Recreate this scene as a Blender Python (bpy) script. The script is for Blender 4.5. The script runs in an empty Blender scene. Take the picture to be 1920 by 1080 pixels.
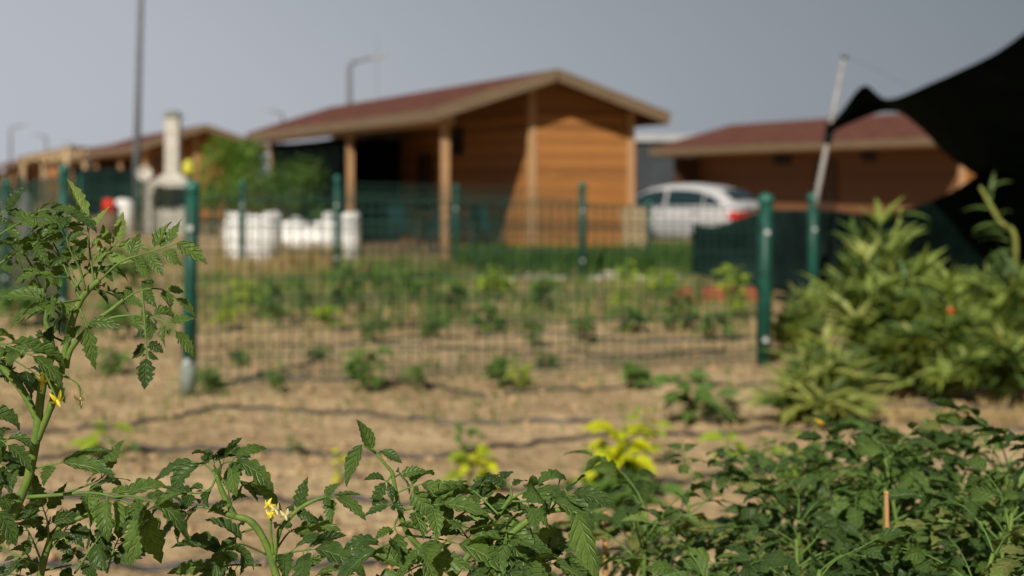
import bpy, math, random
from mathutils import Vector as V, Matrix, noise
R = math.radians
rnd = random.Random(7)
sc = bpy.context.scene
C = sc.collection

# ---------------------------------------------------------------- camera, sky, sun, exposure
CAMH = 1.5
FPX = 2667.0
HOR = 343.0
cd = bpy.data.cameras.new('camera')
cam = bpy.data.objects.new('camera', cd); C.objects.link(cam)
cam.location = (0, 0, CAMH); cam.rotation_euler = (R(90), 0, 0)
cd.sensor_width = 36; cd.lens = 50; cd.shift_y = -(540 - HOR) / 1920
cd.clip_start = 0.05; cd.clip_end = 3000
cd.dof.use_dof = True; cd.dof.focus_distance = 1.72; cd.dof.aperture_fstop = 4.2
sc.camera = cam

SUN_EL, SUN_AZ = 37.0, 199.0          # azimuth clockwise from +y: sun stands behind the camera, to its left
W = bpy.data.worlds.new('World'); sc.world = W; W.use_nodes = True
nt = W.node_tree; nt.nodes.clear()
N = nt.nodes.new; Lk = nt.links.new
out = N('ShaderNodeOutputWorld'); bg = N('ShaderNodeBackground')
sky = N('ShaderNodeTexSky'); sky.sky_type = 'NISHITA'; sky.sun_disc = False
sky.sun_elevation = R(SUN_EL); sky.sun_rotation = R(SUN_AZ); sky.dust_density = 3
hs = N('ShaderNodeHueSaturation'); hs.inputs['Saturation'].default_value = 0.35; hs.inputs['Value'].default_value = 0.9
Lk(sky.outputs[0], hs.inputs['Color'])
tc = N('ShaderNodeTexCoord'); sp = N('ShaderNodeSeparateXYZ'); Lk(tc.outputs['Generated'], sp.inputs[0])
# a storm-grey bank of cloud: darker to the right and upward
m1 = N('ShaderNodeMath'); m1.operation = 'MULTIPLY_ADD'; m1.inputs[1].default_value = 0.95; m1.inputs[2].default_value = 0.36
Lk(sp.outputs['X'], m1.inputs[0])
m2 = N('ShaderNodeMath'); m2.operation = 'MULTIPLY_ADD'; m2.inputs[1].default_value = 1.35
Lk(sp.outputs['Z'], m2.inputs[0]); Lk(m1.outputs[0], m2.inputs[2])
nz = N('ShaderNodeTexNoise'); nz.inputs['Scale'].default_value = 2.2; nz.inputs['Detail'].default_value = 3
Lk(tc.outputs['Generated'], nz.inputs['Vector'])
m3 = N('ShaderNodeMath'); m3.operation = 'MULTIPLY_ADD'; m3.inputs[1].default_value = 0.10
Lk(nz.outputs[0], m3.inputs[0]); Lk(m2.outputs[0], m3.inputs[2])
cr = N('ShaderNodeValToRGB'); Lk(m3.outputs[0], cr.inputs[0])
e = cr.color_ramp.elements
e[0].position = 0.0; e[0].color = (5.4, 5.65, 6.2, 1)
e[1].position = 1.0; e[1].color = (1.35, 1.65, 1.95, 1)
k = e.new(0.32); k.color = (4.4, 4.65, 5.15, 1)
k = e.new(0.62); k.color = (2.85, 3.15, 3.55, 1)
mx = N('ShaderNodeMixRGB'); mx.inputs[0].default_value = 0.88
Lk(hs.outputs[0], mx.inputs[1]); Lk(cr.outputs[0], mx.inputs[2])
# unseen sky overhead and behind the camera, darkened to deepen the shadows
def sm(src, a, b):
    q = N('ShaderNodeMapRange'); q.inputs['From Min'].default_value = a; q.inputs['From Max'].default_value = b; q.interpolation_type = 'SMOOTHSTEP'; Lk(src, q.inputs['Value']); return q.outputs[0]
ov = sm(sp.outputs['Z'], 0.16, 0.5); bk = sm(sp.outputs['Y'], 0.75, 0.1)
mxx = N('ShaderNodeMath'); mxx.operation = 'MAXIMUM'; Lk(ov, mxx.inputs[0]); Lk(bk, mxx.inputs[1])
dk = N('ShaderNodeMixRGB'); dk.blend_type = 'MIX'; dk.inputs[2].default_value = (0.85, 1.0, 1.25, 1); Lk(mxx.outputs[0], dk.inputs[0]); Lk(mx.outputs[0], dk.inputs[1])
Lk(dk.outputs[0], bg.inputs[0]); bg.inputs[1].default_value = 0.1
Lk(bg.outputs[0], out.inputs[0])
sl = bpy.data.lights.new('sun', 'SUN'); sl.energy = 5.0; sl.angle = R(0.6); sl.color = (1.0, 0.93, 0.82)
so = bpy.data.objects.new('sun', sl); C.objects.link(so)
sd = V((math.sin(R(SUN_AZ)) * math.cos(R(SUN_EL)), math.cos(R(SUN_AZ)) * math.cos(R(SUN_EL)), math.sin(R(SUN_EL))))
so.rotation_euler = sd.to_track_quat('Z', 'Y').to_euler(); so.location = (-8, -8, 12)
sc.view_settings.view_transform = 'Standard'; sc.view_settings.look = 'None'
sc.view_settings.exposure = 0.0; sc.view_settings.gamma = 1.0
sc.render.engine = 'CYCLES'

# ---------------------------------------------------------------- helpers
def P(px, py, d): return V(((px - 960) / FPX * d, d, CAMH - (py - HOR) / FPX * d))
def GD(py): return CAMH * FPX / (py - HOR)              # distance of the ground seen at that height
def GP(px, py): return P(px, py, GD(py))

def mat(name, col, rough=0.8, var=0.0, scale=8.0, col2=None, bump=0.0, bscale=40.0, trans=0.0, metal=0.0, spec=0.3, stretch=None, bdist=0.01):
    m = bpy.data.materials.new(name); m.use_nodes = True
    t = m.node_tree; b = t.nodes['Principled BSDF']; n = t.nodes.new; l = t.links.new
    b.inputs['Roughness'].default_value = rough; b.inputs['Metallic'].default_value = metal
    b.inputs['Specular IOR Level'].default_value = spec
    b.inputs['Base Color'].default_value = (*col, 1)
    tcn = n('ShaderNodeTexCoord'); mp = n('ShaderNodeMapping'); l(tcn.outputs['Object'], mp.inputs[0])
    if stretch: mp.inputs['Scale'].default_value = stretch
    if var > 0 or col2:
        nn = n('ShaderNodeTexNoise'); nn.inputs['Scale'].default_value = scale; nn.inputs['Detail'].default_value = 5
        l(mp.outputs[0], nn.inputs['Vector'])
        r = n('ShaderNodeValToRGB'); l(nn.outputs[0], r.inputs[0])
        c2 = col2 or tuple(c * (1 - var) for c in col)
        c1 = col if col2 else tuple(min(1, c * (1 + var)) for c in col)
        r.color_ramp.elements[0].position = 0.35; r.color_ramp.elements[0].color = (*c2, 1)
        r.color_ramp.elements[1].position = 0.65; r.color_ramp.elements[1].color = (*c1, 1)
        l(r.outputs[0], b.inputs['Base Color'])
    if bump > 0:
        bn = n('ShaderNodeTexNoise'); bn.inputs['Scale'].default_value = bscale; bn.inputs['Detail'].default_value = 6
        l(mp.outputs[0], bn.inputs['Vector'])
        bu = n('ShaderNodeBump'); bu.inputs['Strength'].default_value = bump; bu.inputs['Distance'].default_value = bdist
        l(bn.outputs[0], bu.inputs['Height']); l(bu.outputs[0], b.inputs['Normal'])
    if trans > 0:
        tr = n('ShaderNodeBsdfTranslucent'); ms = n('ShaderNodeMixShader'); ms.inputs[0].default_value = trans
        tr.inputs[0].default_value = (*[min(1, c * k) for c, k in zip(col, (1.6, 1.5, 0.8))], 1)
        l(b.outputs[0], ms.inputs[1]); l(tr.outputs[0], ms.inputs[2])
        l(ms.outputs[0], t.nodes['Material Output'].inputs[0])
    return m

def leaf_mat(name, dark, light, vein, trans=0.28, nv=6.0, bump=0.6, rough=0.48):
    """leaf blade: midrib and side veins from the UV map (u across, v along), blotchy greens"""
    m = bpy.data.materials.new(name); m.use_nodes = True
    t = m.node_tree; b = t.nodes['Principled BSDF']; n = t.nodes.new; l = t.links.new
    def math_(op, a, bb=None, c=None):
        q = n('ShaderNodeMath'); q.operation = op
        for i, x in enumerate((a, bb, c)):
            if x is None: continue
            if isinstance(x, (int, float)): q.inputs[i].default_value = x
            else: l(x, q.inputs[i])
        return q.outputs[0]
    uv = n('ShaderNodeUVMap'); s = n('ShaderNodeSeparateXYZ'); l(uv.outputs[0], s.inputs[0])
    au = math_('ABSOLUTE', math_('MULTIPLY_ADD', s.outputs[0], 2.0, -1.0))
    ph = math_('FRACT', math_('MULTIPLY', math_('SUBTRACT', s.outputs[1], math_('MULTIPLY', au, 0.24)), nv))
    dv = math_('ABSOLUTE', math_('SUBTRACT', ph, 0.5))              # 0 at a side vein
    side = math_('SMOOTH_MIN', math_('MULTIPLY', dv, 5.0), 1.0, 0.3)
    mid = math_('MINIMUM', math_('MULTIPLY', au, 9.0), 1.0)
    vm = math_('MINIMUM', side, mid)                                 # 0 on veins
    g = n('ShaderNodeTexCoord'); nn = n('ShaderNodeTexNoise'); nn.inputs['Scale'].default_value = 34; nn.inputs['Detail'].default_value = 4
    l(g.outputs['Object'], nn.inputs['Vector'])
    oi = n('ShaderNodeObjectInfo')
    f = math_('MULTIPLY_ADD', oi.outputs['Random'], 0.35, math_('MULTIPLY_ADD', nn.outputs[0], 1.3, -0.35))
    c1 = n('ShaderNodeMixRGB'); c1.inputs[1].default_value = (*dark, 1); c1.inputs[2].default_value = (*light, 1); c1.use_clamp = True; l(f, c1.inputs[0])
    c2 = n('ShaderNodeMixRGB'); c2.inputs[1].default_value = (*vein, 1); l(c1.outputs[0], c2.inputs[2])
    l(math_('MULTIPLY_ADD', vm, 0.65, 0.35), c2.inputs[0])
    l(c2.outputs[0], b.inputs['Base Color'])
    b.inputs['Roughness'].default_value = rough; b.inputs['Specular IOR Level'].default_value = 0.35
    n2 = n('ShaderNodeTexNoise'); n2.inputs['Scale'].default_value = 260; n2.inputs['Detail'].default_value = 3; l(g.outputs['Object'], n2.inputs['Vector'])
    h = math_('ADD', math_('MULTIPLY', vm, 0.8), math_('MULTIPLY', n2.outputs[0], 0.5))
    bu = n('ShaderNodeBump'); bu.inputs['Strength'].default_value = bump; bu.inputs['Distance'].default_value = 0.002
    l(h, bu.inputs['Height']); l(bu.outputs[0], b.inputs['Normal'])
    tr = n('ShaderNodeBsdfTranslucent'); hv = n('ShaderNodeMixRGB'); hv.blend_type = 'MULTIPLY'; hv.inputs[0].default_value = 1
    hv.inputs[2].default_value = (1.9, 1.9, 0.7, 1); l(c2.outputs[0], hv.inputs[1]); l(hv.outputs[0], tr.inputs[0])
    ms = n('ShaderNodeMixShader'); ms.inputs[0].default_value = trans
    l(b.outputs[0], ms.inputs[1]); l(tr.outputs[0], ms.inputs[2]); l(ms.outputs[0], t.nodes['Material Output'].inputs[0])
    return m

def wood_mat(name, col, board=0.14, grain=(1.5, 1.5, 30), axis='Z', var=0.35, rough=0.7):
    m = bpy.data.materials.new(name); m.use_nodes = True
    t = m.node_tree; b = t.nodes['Principled BSDF']; n = t.nodes.new; l = t.links.new
    g = n('ShaderNodeTexCoord'); mp = n('ShaderNodeMapping'); mp.inputs['Scale'].default_value = grain; l(g.outputs['Object'], mp.inputs[0])
    nn = n('ShaderNodeTexNoise'); nn.inputs['Scale'].default_value = 1.6; nn.inputs['Detail'].default_value = 7; l(mp.outputs[0], nn.inputs['Vector'])
    s = n('ShaderNodeSeparateXYZ'); l(g.outputs['Object'], s.inputs[0])
    dv = n('ShaderNodeMath'); dv.operation = 'DIVIDE'; dv.inputs[1].default_value = board; l(s.outputs[axis], dv.inputs[0])
    fl = n('ShaderNodeMath'); fl.operation = 'FLOOR'; l(dv.outputs[0], fl.inputs[0])
    wn = n('ShaderNodeTexWhiteNoise'); wn.noise_dimensions = '1D'; l(fl.outputs[0], wn.inputs['W'])
    ad = n('ShaderNodeMath'); ad.operation = 'MULTIPLY_ADD'; ad.inputs[1].default_value = 0.45; l(wn.outputs['Value'], ad.inputs[0]); 
    m0 = n('ShaderNodeMath'); m0.operation = 'MULTIPLY'; m0.inputs[1].default_value = 0.75; l(nn.outputs[0], m0.inputs[0]); l(m0.outputs[0], ad.inputs[2])
    r = n('ShaderNodeValToRGB'); l(ad.outputs[0], r.inputs[0])
    r.color_ramp.elements[0].position = 0.2; r.color_ramp.elements[0].color = (*[c * (1 - var) for c in col], 1)
    r.color_ramp.elements[1].position = 0.85; r.color_ramp.elements[1].color = (*[min(1, c * (1 + var * k)) for c, k in zip(col, (0.8, 1.1, 1.6))], 1)
    l(r.outputs[0], b.inputs['Base Color']); b.inputs['Roughness'].default_value = rough
    bu = n('ShaderNodeBump'); bu.inputs['Strength'].default_value = 0.4; bu.inputs['Distance'].default_value = 0.01
    l(nn.outputs[0], bu.inputs['Height']); l(bu.outputs[0], b.inputs['Normal'])
    return m

class G:
    def __init__(s): s.v = []; s.f = []; s.uv = []
    def add(s, vs, fs, uvs=None):
        o = len(s.v); s.v += [tuple(x) for x in vs]
        for i, f in enumerate(fs):
            s.f.append(tuple(o + k for k in f))
            s.uv.append([uvs[k] for k in f] if uvs else [(0.25, 0.3)] * len(f))
        return s
    def box(s, x0, x1, y0, y1, z0, z1):
        return s.add([(x0,y0,z0),(x1,y0,z0),(x1,y1,z0),(x0,y1,z0),(x0,y0,z1),(x1,y0,z1),(x1,y1,z1),(x0,y1,z1)],
                     [(0,3,2,1),(4,5,6,7),(0,1,5,4),(1,2,6,5),(2,3,7,6),(3,0,4,7)])
    def bar(s, a, b, w, h, up=V((0,0,1))):
        a = V(a); b = V(b); t = (b - a).normalized()
        if abs(t.dot(up)) > 0.95: up = V((0,1,0))
        sd_ = t.cross(up).normalized() * w / 2; u = sd_.cross(t).normalized() * h / 2
        vs = [p + x for p in (a, b) for x in (-sd_ - u, sd_ - u, sd_ + u, -sd_ + u)]
        return s.add(vs, [(0,3,2,1),(4,5,6,7),(0,1,5,4),(1,2,6,5),(2,3,7,6),(3,0,4,7)])
    def tube(s, pts, rad, n=8, cap=True):
        pts = [V(p) for p in pts]
        if not isinstance(rad, (list, tuple)): rad = [rad] * len(pts)
        ref = V((0.3, 0.9, 0.2)); vs = []; fs = []
        for i, p in enumerate(pts):
            t = (pts[min(i + 1, len(pts) - 1)] - pts[max(i - 1, 0)]).normalized()
            u = ref - t * ref.dot(t)
            if u.length < 0.05: u = V((1, 0, 0)) - t * t.x
            u.normalize(); w = t.cross(u); ref = u
            for k in range(n):
                a = 2 * math.pi * k / n; vs.append(p + (u * math.cos(a) + w * math.sin(a)) * rad[i])
        for i in range(len(pts) - 1):
            for k in range(n): fs.append((i*n+k, i*n+(k+1)%n, (i+1)*n+(k+1)%n, (i+1)*n+k))
        if cap: fs.append(tuple(range(n - 1, -1, -1))); fs.append(tuple((len(pts)-1)*n + k for k in range(n)))
        return s.add(vs, fs)
    def lathe(s, c, prof, n=16, axis=None):
        c = V(c); q = V(axis).to_track_quat('Z', 'Y') if axis else None; vs = []; fs = []
        for r_, z in prof:
            for k in range(n):
                a = 2 * math.pi * k / n; p = V((r_ * math.cos(a), r_ * math.sin(a), z))
                vs.append(c + (q @ p if q else p))
        for i in range(len(prof) - 1):
            for k in range(n): fs.append((i*n+k, i*n+(k+1)%n, (i+1)*n+(k+1)%n, (i+1)*n+k))
        fs.append(tuple(range(n - 1, -1, -1))); fs.append(tuple((len(prof)-1)*n + k for k in range(n)))
        return s.add(vs, fs)
    def build(s, name, m, parent=None, world=False, loc=None, smooth=False):
        off = V((0, 0, 0))
        if parent is not None and world: off = V(parent.location)
        if loc is not None: off = V(loc)
        me = bpy.data.meshes.new(name)
        me.from_pydata([(x - off.x, y - off.y, z - off.z) for x, y, z in s.v], [], s.f)
        ul = me.uv_layers.new(name='UVMap'); flat = []
        for fu in s.uv:
            for q in fu: flat += [q[0], q[1]]
        ul.data.foreach_set('uv', flat)
        if smooth: me.polygons.foreach_set('use_smooth', [True] * len(me.polygons))
        me.materials.append(m); me.update()
        o = bpy.data.objects.new(name, me); C.objects.link(o)
        if parent is not None: o.parent = parent
        elif loc is not None: o.location = loc
        return o

def tag(o, label=None, cat=None, group=None, kind=None):
    if label: o['label'] = label
    if cat: o['category'] = cat
    if group: o['group'] = group
    if kind: o['kind'] = kind
    return o
def thing(name, loc, label, cat, group=None, rz=0):
    o = bpy.data.objects.new(name, None); C.objects.link(o); o.location = loc; o.rotation_euler = (0, 0, rz)
    o.empty_display_size = 0.1
    return tag(o, label, cat, group)
def copy_tree(o, loc, label, rz=None, parent=None):
    kids = {}
    for x in bpy.data.objects:
        if x.parent: kids.setdefault(x.parent.name, []).append(x)
    def rec(a, par):
        c = a.copy(); C.objects.link(c); c.parent = par
        for ch in kids.get(a.name, []): rec(ch, c)
        return c
    c = rec(o, parent); c.location = loc
    if rz is not None: c.rotation_euler = (0, 0, rz)
    c['label'] = label
    return c
def place(o, parent, loc, rot=(0,0,0), scale=(1,1,1)):
    o.parent = parent; o.location = loc; o.rotation_euler = rot; o.scale = scale; return o

# ---------------------------------------------------------------- materials
M = {}
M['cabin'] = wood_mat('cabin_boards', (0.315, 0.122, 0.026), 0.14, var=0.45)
M['cabin_shaded'] = wood_mat('cabin_boards_shaded', (0.175, 0.074, 0.026), 0.14)  # cabin boards darkened, the eave shade put into the colour
M['trim'] = wood_mat('trim_wood', (0.42, 0.235, 0.105), 3.0, (10, 10, 2), var=0.25)
M['fascia'] = wood_mat('weathered_board', (0.155, 0.098, 0.050), 50.0, (0.8, 0.8, 12), var=0.45)
M['deck'] = wood_mat('deck_boards', (0.20, 0.11, 0.055), 0.12, (12, 1, 1), 'X')
M['plank'] = wood_mat('pale_plank', (0.42, 0.29, 0.15), 0.11, (18, 18, 1.2), 'X', 0.3)
M['roof'] = mat('red_shingles', (0.125, 0.045, 0.030), 0.9, 0.3, 3.0, bump=0.6, bscale=12)
M['dark_int'] = mat('dark_glass_and_shade', (0.008, 0.009, 0.010), 0.4, spec=0.2)  # window panes, and the painted shade in the barbecue
M['green'] = mat('green_paint', (0.006, 0.064, 0.044), 0.5, 0.3, 9, spec=0.35)
M['green_cap'] = mat('green_plastic_cap', (0.012, 0.12, 0.088), 0.45, spec=0.5)
M['wire'] = mat('green_wire', (0.008, 0.045, 0.032), 0.5)
M['clip'] = mat('galvanised_clip', (0.62, 0.64, 0.64), 0.4, 0.1, 30, metal=0.3)
M['concrete'] = mat('concrete', (0.20, 0.23, 0.20), 0.9, 0.2, 25, bump=0.3)
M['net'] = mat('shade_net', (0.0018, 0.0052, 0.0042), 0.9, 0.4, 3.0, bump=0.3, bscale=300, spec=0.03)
M['net_green'] = mat('screen_net', (0.008, 0.0175, 0.0165), 0.9, 0.35, 2.0, bump=0.3, bscale=300, spec=0.05)
M['hose'] = mat('black_hose', (0.03, 0.03, 0.035), 0.45, 0.4, 5, col2=(0.075, 0.065, 0.055), spec=0.4)
M['pole'] = mat('galvanised_pole', (0.17, 0.19, 0.21), 0.5, 0.12, 6, metal=0.2)
M['pole_light'] = mat('weathered_pole', (0.30, 0.295, 0.28), 0.6, 0.2, 10)
M['white'] = mat('white_paint', (0.78, 0.77, 0.74), 0.6, 0.06, 5)
M['lime'] = mat('limewashed_masonry', (0.50, 0.475, 0.42), 0.9, 0.15, 7, bump=0.4, bscale=20)
M['sack'] = mat('woven_sack', (0.86, 0.85, 0.83), 0.75, 0.07, 6, bump=0.5, bscale=14, bdist=0.03)
M['carwhite'] = mat('car_paint', (0.45, 0.45, 0.46), 0.25, spec=0.6)
M['glass'] = mat('car_glass', (0.012, 0.03, 0.035), 0.05, spec=0.7)
M['red'] = mat('red_lens', (0.55, 0.015, 0.012), 0.2, spec=0.6)
M['tyre'] = mat('tyre_rubber', (0.02, 0.02, 0.02), 0.8)
M['rim'] = mat('alloy_rim', (0.5, 0.5, 0.52), 0.35, metal=0.7)
M['container'] = mat('container_paint', (0.035, 0.045, 0.052), 0.6, 0.2, 1.0)
M['container_trim'] = mat('pale_metal_edge', (0.36, 0.38, 0.40), 0.5, 0.1, 2.0)
M['rust'] = mat('rust_paint', (0.08, 0.03, 0.028), 0.8, 0.3, 2)
M['brick'] = mat('red_brick', (0.42, 0.095, 0.05), 0.9, 0.25, 20, bump=0.4)
M['stone'] = mat('pale_stone', (0.46, 0.41, 0.33), 0.95, 0.2, 7, bump=0.6, bscale=12, bdist=0.03)
M['yellow'] = mat('yellow_plastic', (0.55, 0.52, 0.06), 0.5)
M['redp'] = mat('red_plastic', (0.60, 0.03, 0.012), 0.4)
M['bark'] = mat('bark', (0.16, 0.115, 0.07), 0.95, 0.3, 20, bump=0.5)
M['stem'] = mat('tomato_stem', (0.17, 0.25, 0.045), 0.55, 0.0, 60, col2=(0.10, 0.18, 0.035), bump=0.5, bscale=300, bdist=0.001, trans=0.12)
M['petiole'] = mat('tomato_petiole', (0.12, 0.21, 0.045), 0.55, 0.2, 40, trans=0.12)
M['leaf'] = leaf_mat('tomato_leaf', (0.038, 0.085, 0.020), (0.135, 0.225, 0.042), (0.23, 0.32, 0.095), bump=1.0, rough=0.42, trans=.3)
M['leaf2'] = leaf_mat('tomato_leaf_dark', (0.022, 0.056, 0.016), (0.080, 0.145, 0.030), (0.14, 0.21, 0.06), bump=1.0, rough=0.42)
M['leaf_old'] = leaf_mat('yellowing_tomato_leaf', (0.10, 0.13, 0.03), (0.25, 0.27, 0.07), (0.28, 0.30, 0.1), bump=0.8)
M['leaf_young'] = leaf_mat('young_tomato_leaf', (0.085, 0.155, 0.03), (0.22, 0.31, 0.07), (0.30, 0.38, 0.13))
M['pepper'] = leaf_mat('plant_leaf', (0.050, 0.11, 0.022), (0.11, 0.20, 0.035), (0.13, 0.22, 0.05), bump=0.3)
M['lime_leaf'] = leaf_mat('lime_leaf', (0.16, 0.26, 0.015), (0.33, 0.42, 0.02), (0.3, 0.4, 0.05), bump=0.3)
M['yellow_leaf'] = leaf_mat('yellow_leaf', (0.42, 0.48, 0.012), (0.66, 0.64, 0.015), (0.45, 0.5, 0.04), bump=0.3, trans=0.35)
M['lance'] = leaf_mat('lance_leaf', (0.035, 0.075, 0.020), (0.10, 0.165, 0.034), (0.15, 0.22, 0.06), bump=0.3)
M['lance_mid'] = leaf_mat('lance_leaf_light', (0.13, 0.19, 0.036), (0.28, 0.35, 0.066), (0.24, 0.30, 0.08), bump=0.3)
M['lance_pale'] = leaf_mat('pale_lance_leaf', (0.24, 0.29, 0.07), (0.42, 0.44, 0.12), (0.45, 0.46, 0.16), bump=0.3)
M['shrub'] = leaf_mat('shrub_leaf', (0.055, 0.13, 0.018), (0.15, 0.26, 0.03), (0.14, 0.24, 0.04), bump=0.2)
M['grass'] = mat('grass_blade', (0.11, 0.20, 0.035), 0.6, 0.0, 3, col2=(0.05, 0.12, 0.022), trans=0.25)
M['straw'] = mat('dry_grass', (0.36, 0.27, 0.12), 0.8, 0.25, 6, trans=0.2)
M['weed'] = mat('weed_blade', (0.15, 0.22, 0.05), 0.7, 0.0, 4, col2=(0.07, 0.13, 0.03), trans=0.25)
M['petal'] = mat('yellow_petal', (0.80, 0.66, 0.06), 0.5, trans=0.2)
M['petal_old'] = mat('pale_petal', (0.72, 0.66, 0.33), 0.6, trans=0.2)
M['orange'] = mat('orange_petal', (0.62, 0.12, 0.03), 0.6)
M['amber'] = mat('amber_petal', (0.75, 0.42, 0.03), 0.6)
M['stake'] = wood_mat('stake_wood', (0.46, 0.23, 0.08), 9.0, (60, 60, 6), var=0.4)
M['furn'] = mat('dark_green_plastic', (0.012, 0.04, 0.045), 0.45)
M['furn2'] = mat('dark_brown_wood', (0.07, 0.035, 0.02), 0.6, 0.3, 10)
M['clod'] = mat('soil_clod', (0.42, 0.28, 0.155), 0.95, 0.25, 12, bump=0.5)

def soil_mat():
    m = bpy.data.materials.new('sandy_soil'); m.use_nodes = True
    t = m.node_tree; b = t.nodes['Principled BSDF']; n = t.nodes.new; l = t.links.new
    b.inputs['Roughness'].default_value = 0.95; b.inputs['Specular IOR Level'].default_value = 0.1
    g = n('ShaderNodeTexCoord')
    def nz_(s, d=6): 
        q = n('ShaderNodeTexNoise'); q.inputs['Scale'].default_value = s; q.inputs['Detail'].default_value = d; l(g.outputs['Object'], q.inputs['Vector']); return q
    a = nz_(0.55, 8); r = n('ShaderNodeValToRGB'); l(a.outputs[0], r.inputs[0])
    r.color_ramp.elements[0].position = 0.32; r.color_ramp.elements[0].color = (0.36, 0.26, 0.145, 1)
    r.color_ramp.elements[1].position = 0.68; r.color_ramp.elements[1].color = (0.56, 0.425, 0.255, 1)
    b2 = nz_(9, 6); r2 = n('ShaderNodeValToRGB'); l(b2.outputs[0], r2.inputs[0])
    r2.color_ramp.elements[0].position = 0.36; r2.color_ramp.elements[0].color = (0.66, 0.63, 0.60, 1)
    r2.color_ramp.elements[1].position = 0.58; r2.color_ramp.elements[1].color = (1.06, 1.04, 1.0, 1)
    mu = n('ShaderNodeMixRGB'); mu.blend_type = 'MULTIPLY'; mu.inputs[0].default_value = 1; l(r.outputs[0], mu.inputs[1]); l(r2.outputs[0], mu.inputs[2])
    l(mu.outputs[0], b.inputs['Base Color'])
    vo = n('ShaderNodeTexVoronoi'); vo.inputs['Scale'].default_value = 22; l(g.outputs['Object'], vo.inputs['Vector'])
    ad = n('ShaderNodeMath'); ad.operation = 'MULTIPLY_ADD'; ad.inputs[1].default_value = -0.5; l(vo.outputs[0], ad.inputs[0]); l(b2.outputs[0], ad.inputs[2])
    bu = n('ShaderNodeBump'); bu.inputs['Strength'].default_value = 0.8; bu.inputs['Distance'].default_value = 0.04
    l(ad.outputs[0], bu.inputs['Height']); l(bu.outputs[0], b.inputs['Normal'])
    return m
M['soil'] = soil_mat()

# ---------------------------------------------------------------- ground
def gz(x, y):
    if not (-9 < x < 9 and 2.5 < y < 26): return 0.0
    e_ = min(1, (9 - abs(x)) / 2, (y - 2.5), (26 - y) / 3)
    return e_ * (0.034 * noise.noise(V((x * 1.3, y * 1.3, 0))) + 0.030 * noise.noise(V((x * 4.5, y * 4.5, 3))) + 0.016 * noise.noise(V((x * 11, y * 11, 7))))
def ground():
    def lin(a, b, st): k_ = int(round((b - a) / st)); return [a + (b - a) * i / k_ for i in range(k_)]
    xs = [-1500, -500, -150, -60, -30, -18, -12] + lin(-9, 9, 0.085) + [9, 12, 18, 30, 60, 150, 500, 1500]
    ys = [-60, -20, -6, 0, 1.5, 2.5] + lin(3, 12, 0.06) + lin(12, 26, 0.16) + [26, 30, 36, 45, 60, 90, 150, 300, 700, 1600]
    nx = len(xs); vs = [(x, y, gz(x, y)) for y in ys for x in xs]
    fs = [(j*nx+i, j*nx+i+1, (j+1)*nx+i+1, (j+1)*nx+i) for j in range(len(ys)-1) for i in range(nx-1)]
    g = G(); g.add(vs, fs); tag(g.build('ground', M['soil'], smooth=True), kind='structure')
ground()

def clods():
    g = G(); r = random.Random(5)
    def one(x, y, s):
        vs = []; z0 = gz(x, y) + s * 0.3
        for zz, rr, k_ in ((-0.5, 0.8, 5), (0.15, 1.0, 5), (0.6, 0.5, 5)):
            for q in range(k_):
                a = 2 * math.pi * q / k_ + zz
                vs.append((x + s * rr * math.cos(a) * r.uniform(0.7, 1.2), y + s * rr * math.sin(a) * r.uniform(0.7, 1.2), z0 + s * zz * r.uniform(0.6, 1)))
        fs = [(i*5+k_, i*5+(k_+1)%5, (i+1)*5+(k_+1)%5, (i+1)*5+k_) for i in range(2) for k_ in range(5)] + [(10,11,12,13,14)]
        g.add(vs, fs)
    for i in range(3000):
        y = r.uniform(5, 20) ** 1.0; x = r.uniform(-0.42, 0.45) * y
        one(x, y, r.choice((0.008, 0.012, 0.012, 0.016, 0.022, 0.03)) * r.uniform(0.7, 1.3))
    o = g.build('soil_clods', M['clod'], smooth=True); tag(o, 'crumbs and clods of dry sandy soil scattered over the plot', 'soil', kind='stuff')
clods()

# drip hoses lying on the soil
def smooth_path(pts, n=8):
    o = []; pts = [V(p) for p in pts]
    q = [pts[0]] + pts + [pts[-1]]
    for i in range(1, len(q) - 2):
        for k_ in range(n):
            t = k_ / n; a, b, c, d = q[i-1], q[i], q[i+1], q[i+2]
            o.append(0.5 * ((2*b) + (c-a)*t + (2*a-5*b+4*c-d)*t*t + (3*b-a-3*c+d)*t*t*t))
    o.append(pts[-1]); return o
def hose(pxs, label, rad=0.0125):
    pts = [GP(*p) for p in pxs]; ps = []
    for p in smooth_path(pts, 14): ps.append(V((p.x, p.y, gz(p.x, p.y) + rad * 0.9)))
    g = G(); g.tube(ps, rad, 8)
    o = g.build('drip_hose', M['hose'], loc=ps[0], smooth=True); tag(o, label, 'hose', 'black drip hoses on the soil')
hose([(-160,822),(0,812),(110,808),(260,795),(400,776),(500,770),(650,780),(800,790),(960,795),(1130,800)], 'black drip hose just inside the mesh fence, bowing upward left of centre')
hose([(-120,872),(60,862),(200,850),(400,842),(560,845),(750,856),(860,857),(960,838),(1080,824),(1210,817),(1350,812),(1480,806),(1700,796),(1960,812)], 'long black drip hose running past the yellow seedlings from edge to edge')
hose([(-100,930),(120,932),(330,946),(560,940),(740,948),(830,932),(1000,920),(1240,912),(1350,896),(1560,889),(1750,885)], 'black drip hose passing under the lime and yellow leafed seedling')
hose([(-80,1070),(60,1064),(200,1060),(450,1054),(640,1062),(850,1050),(1040,1045),(1300,1040)], 'nearest black drip hose along the bottom edge behind the tomatoes', 0.014)
hose([(395,722),(520,712),(660,714),(800,722),(900,738),(1050,736),(1200,730)], 'black drip hose behind the mesh fence beside the low seedlings')
hose([(380,655),(560,650),(760,648),(900,655),(1050,664),(1180,668),(1360,660)], 'black drip hose across the middle of the far plot')
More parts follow.
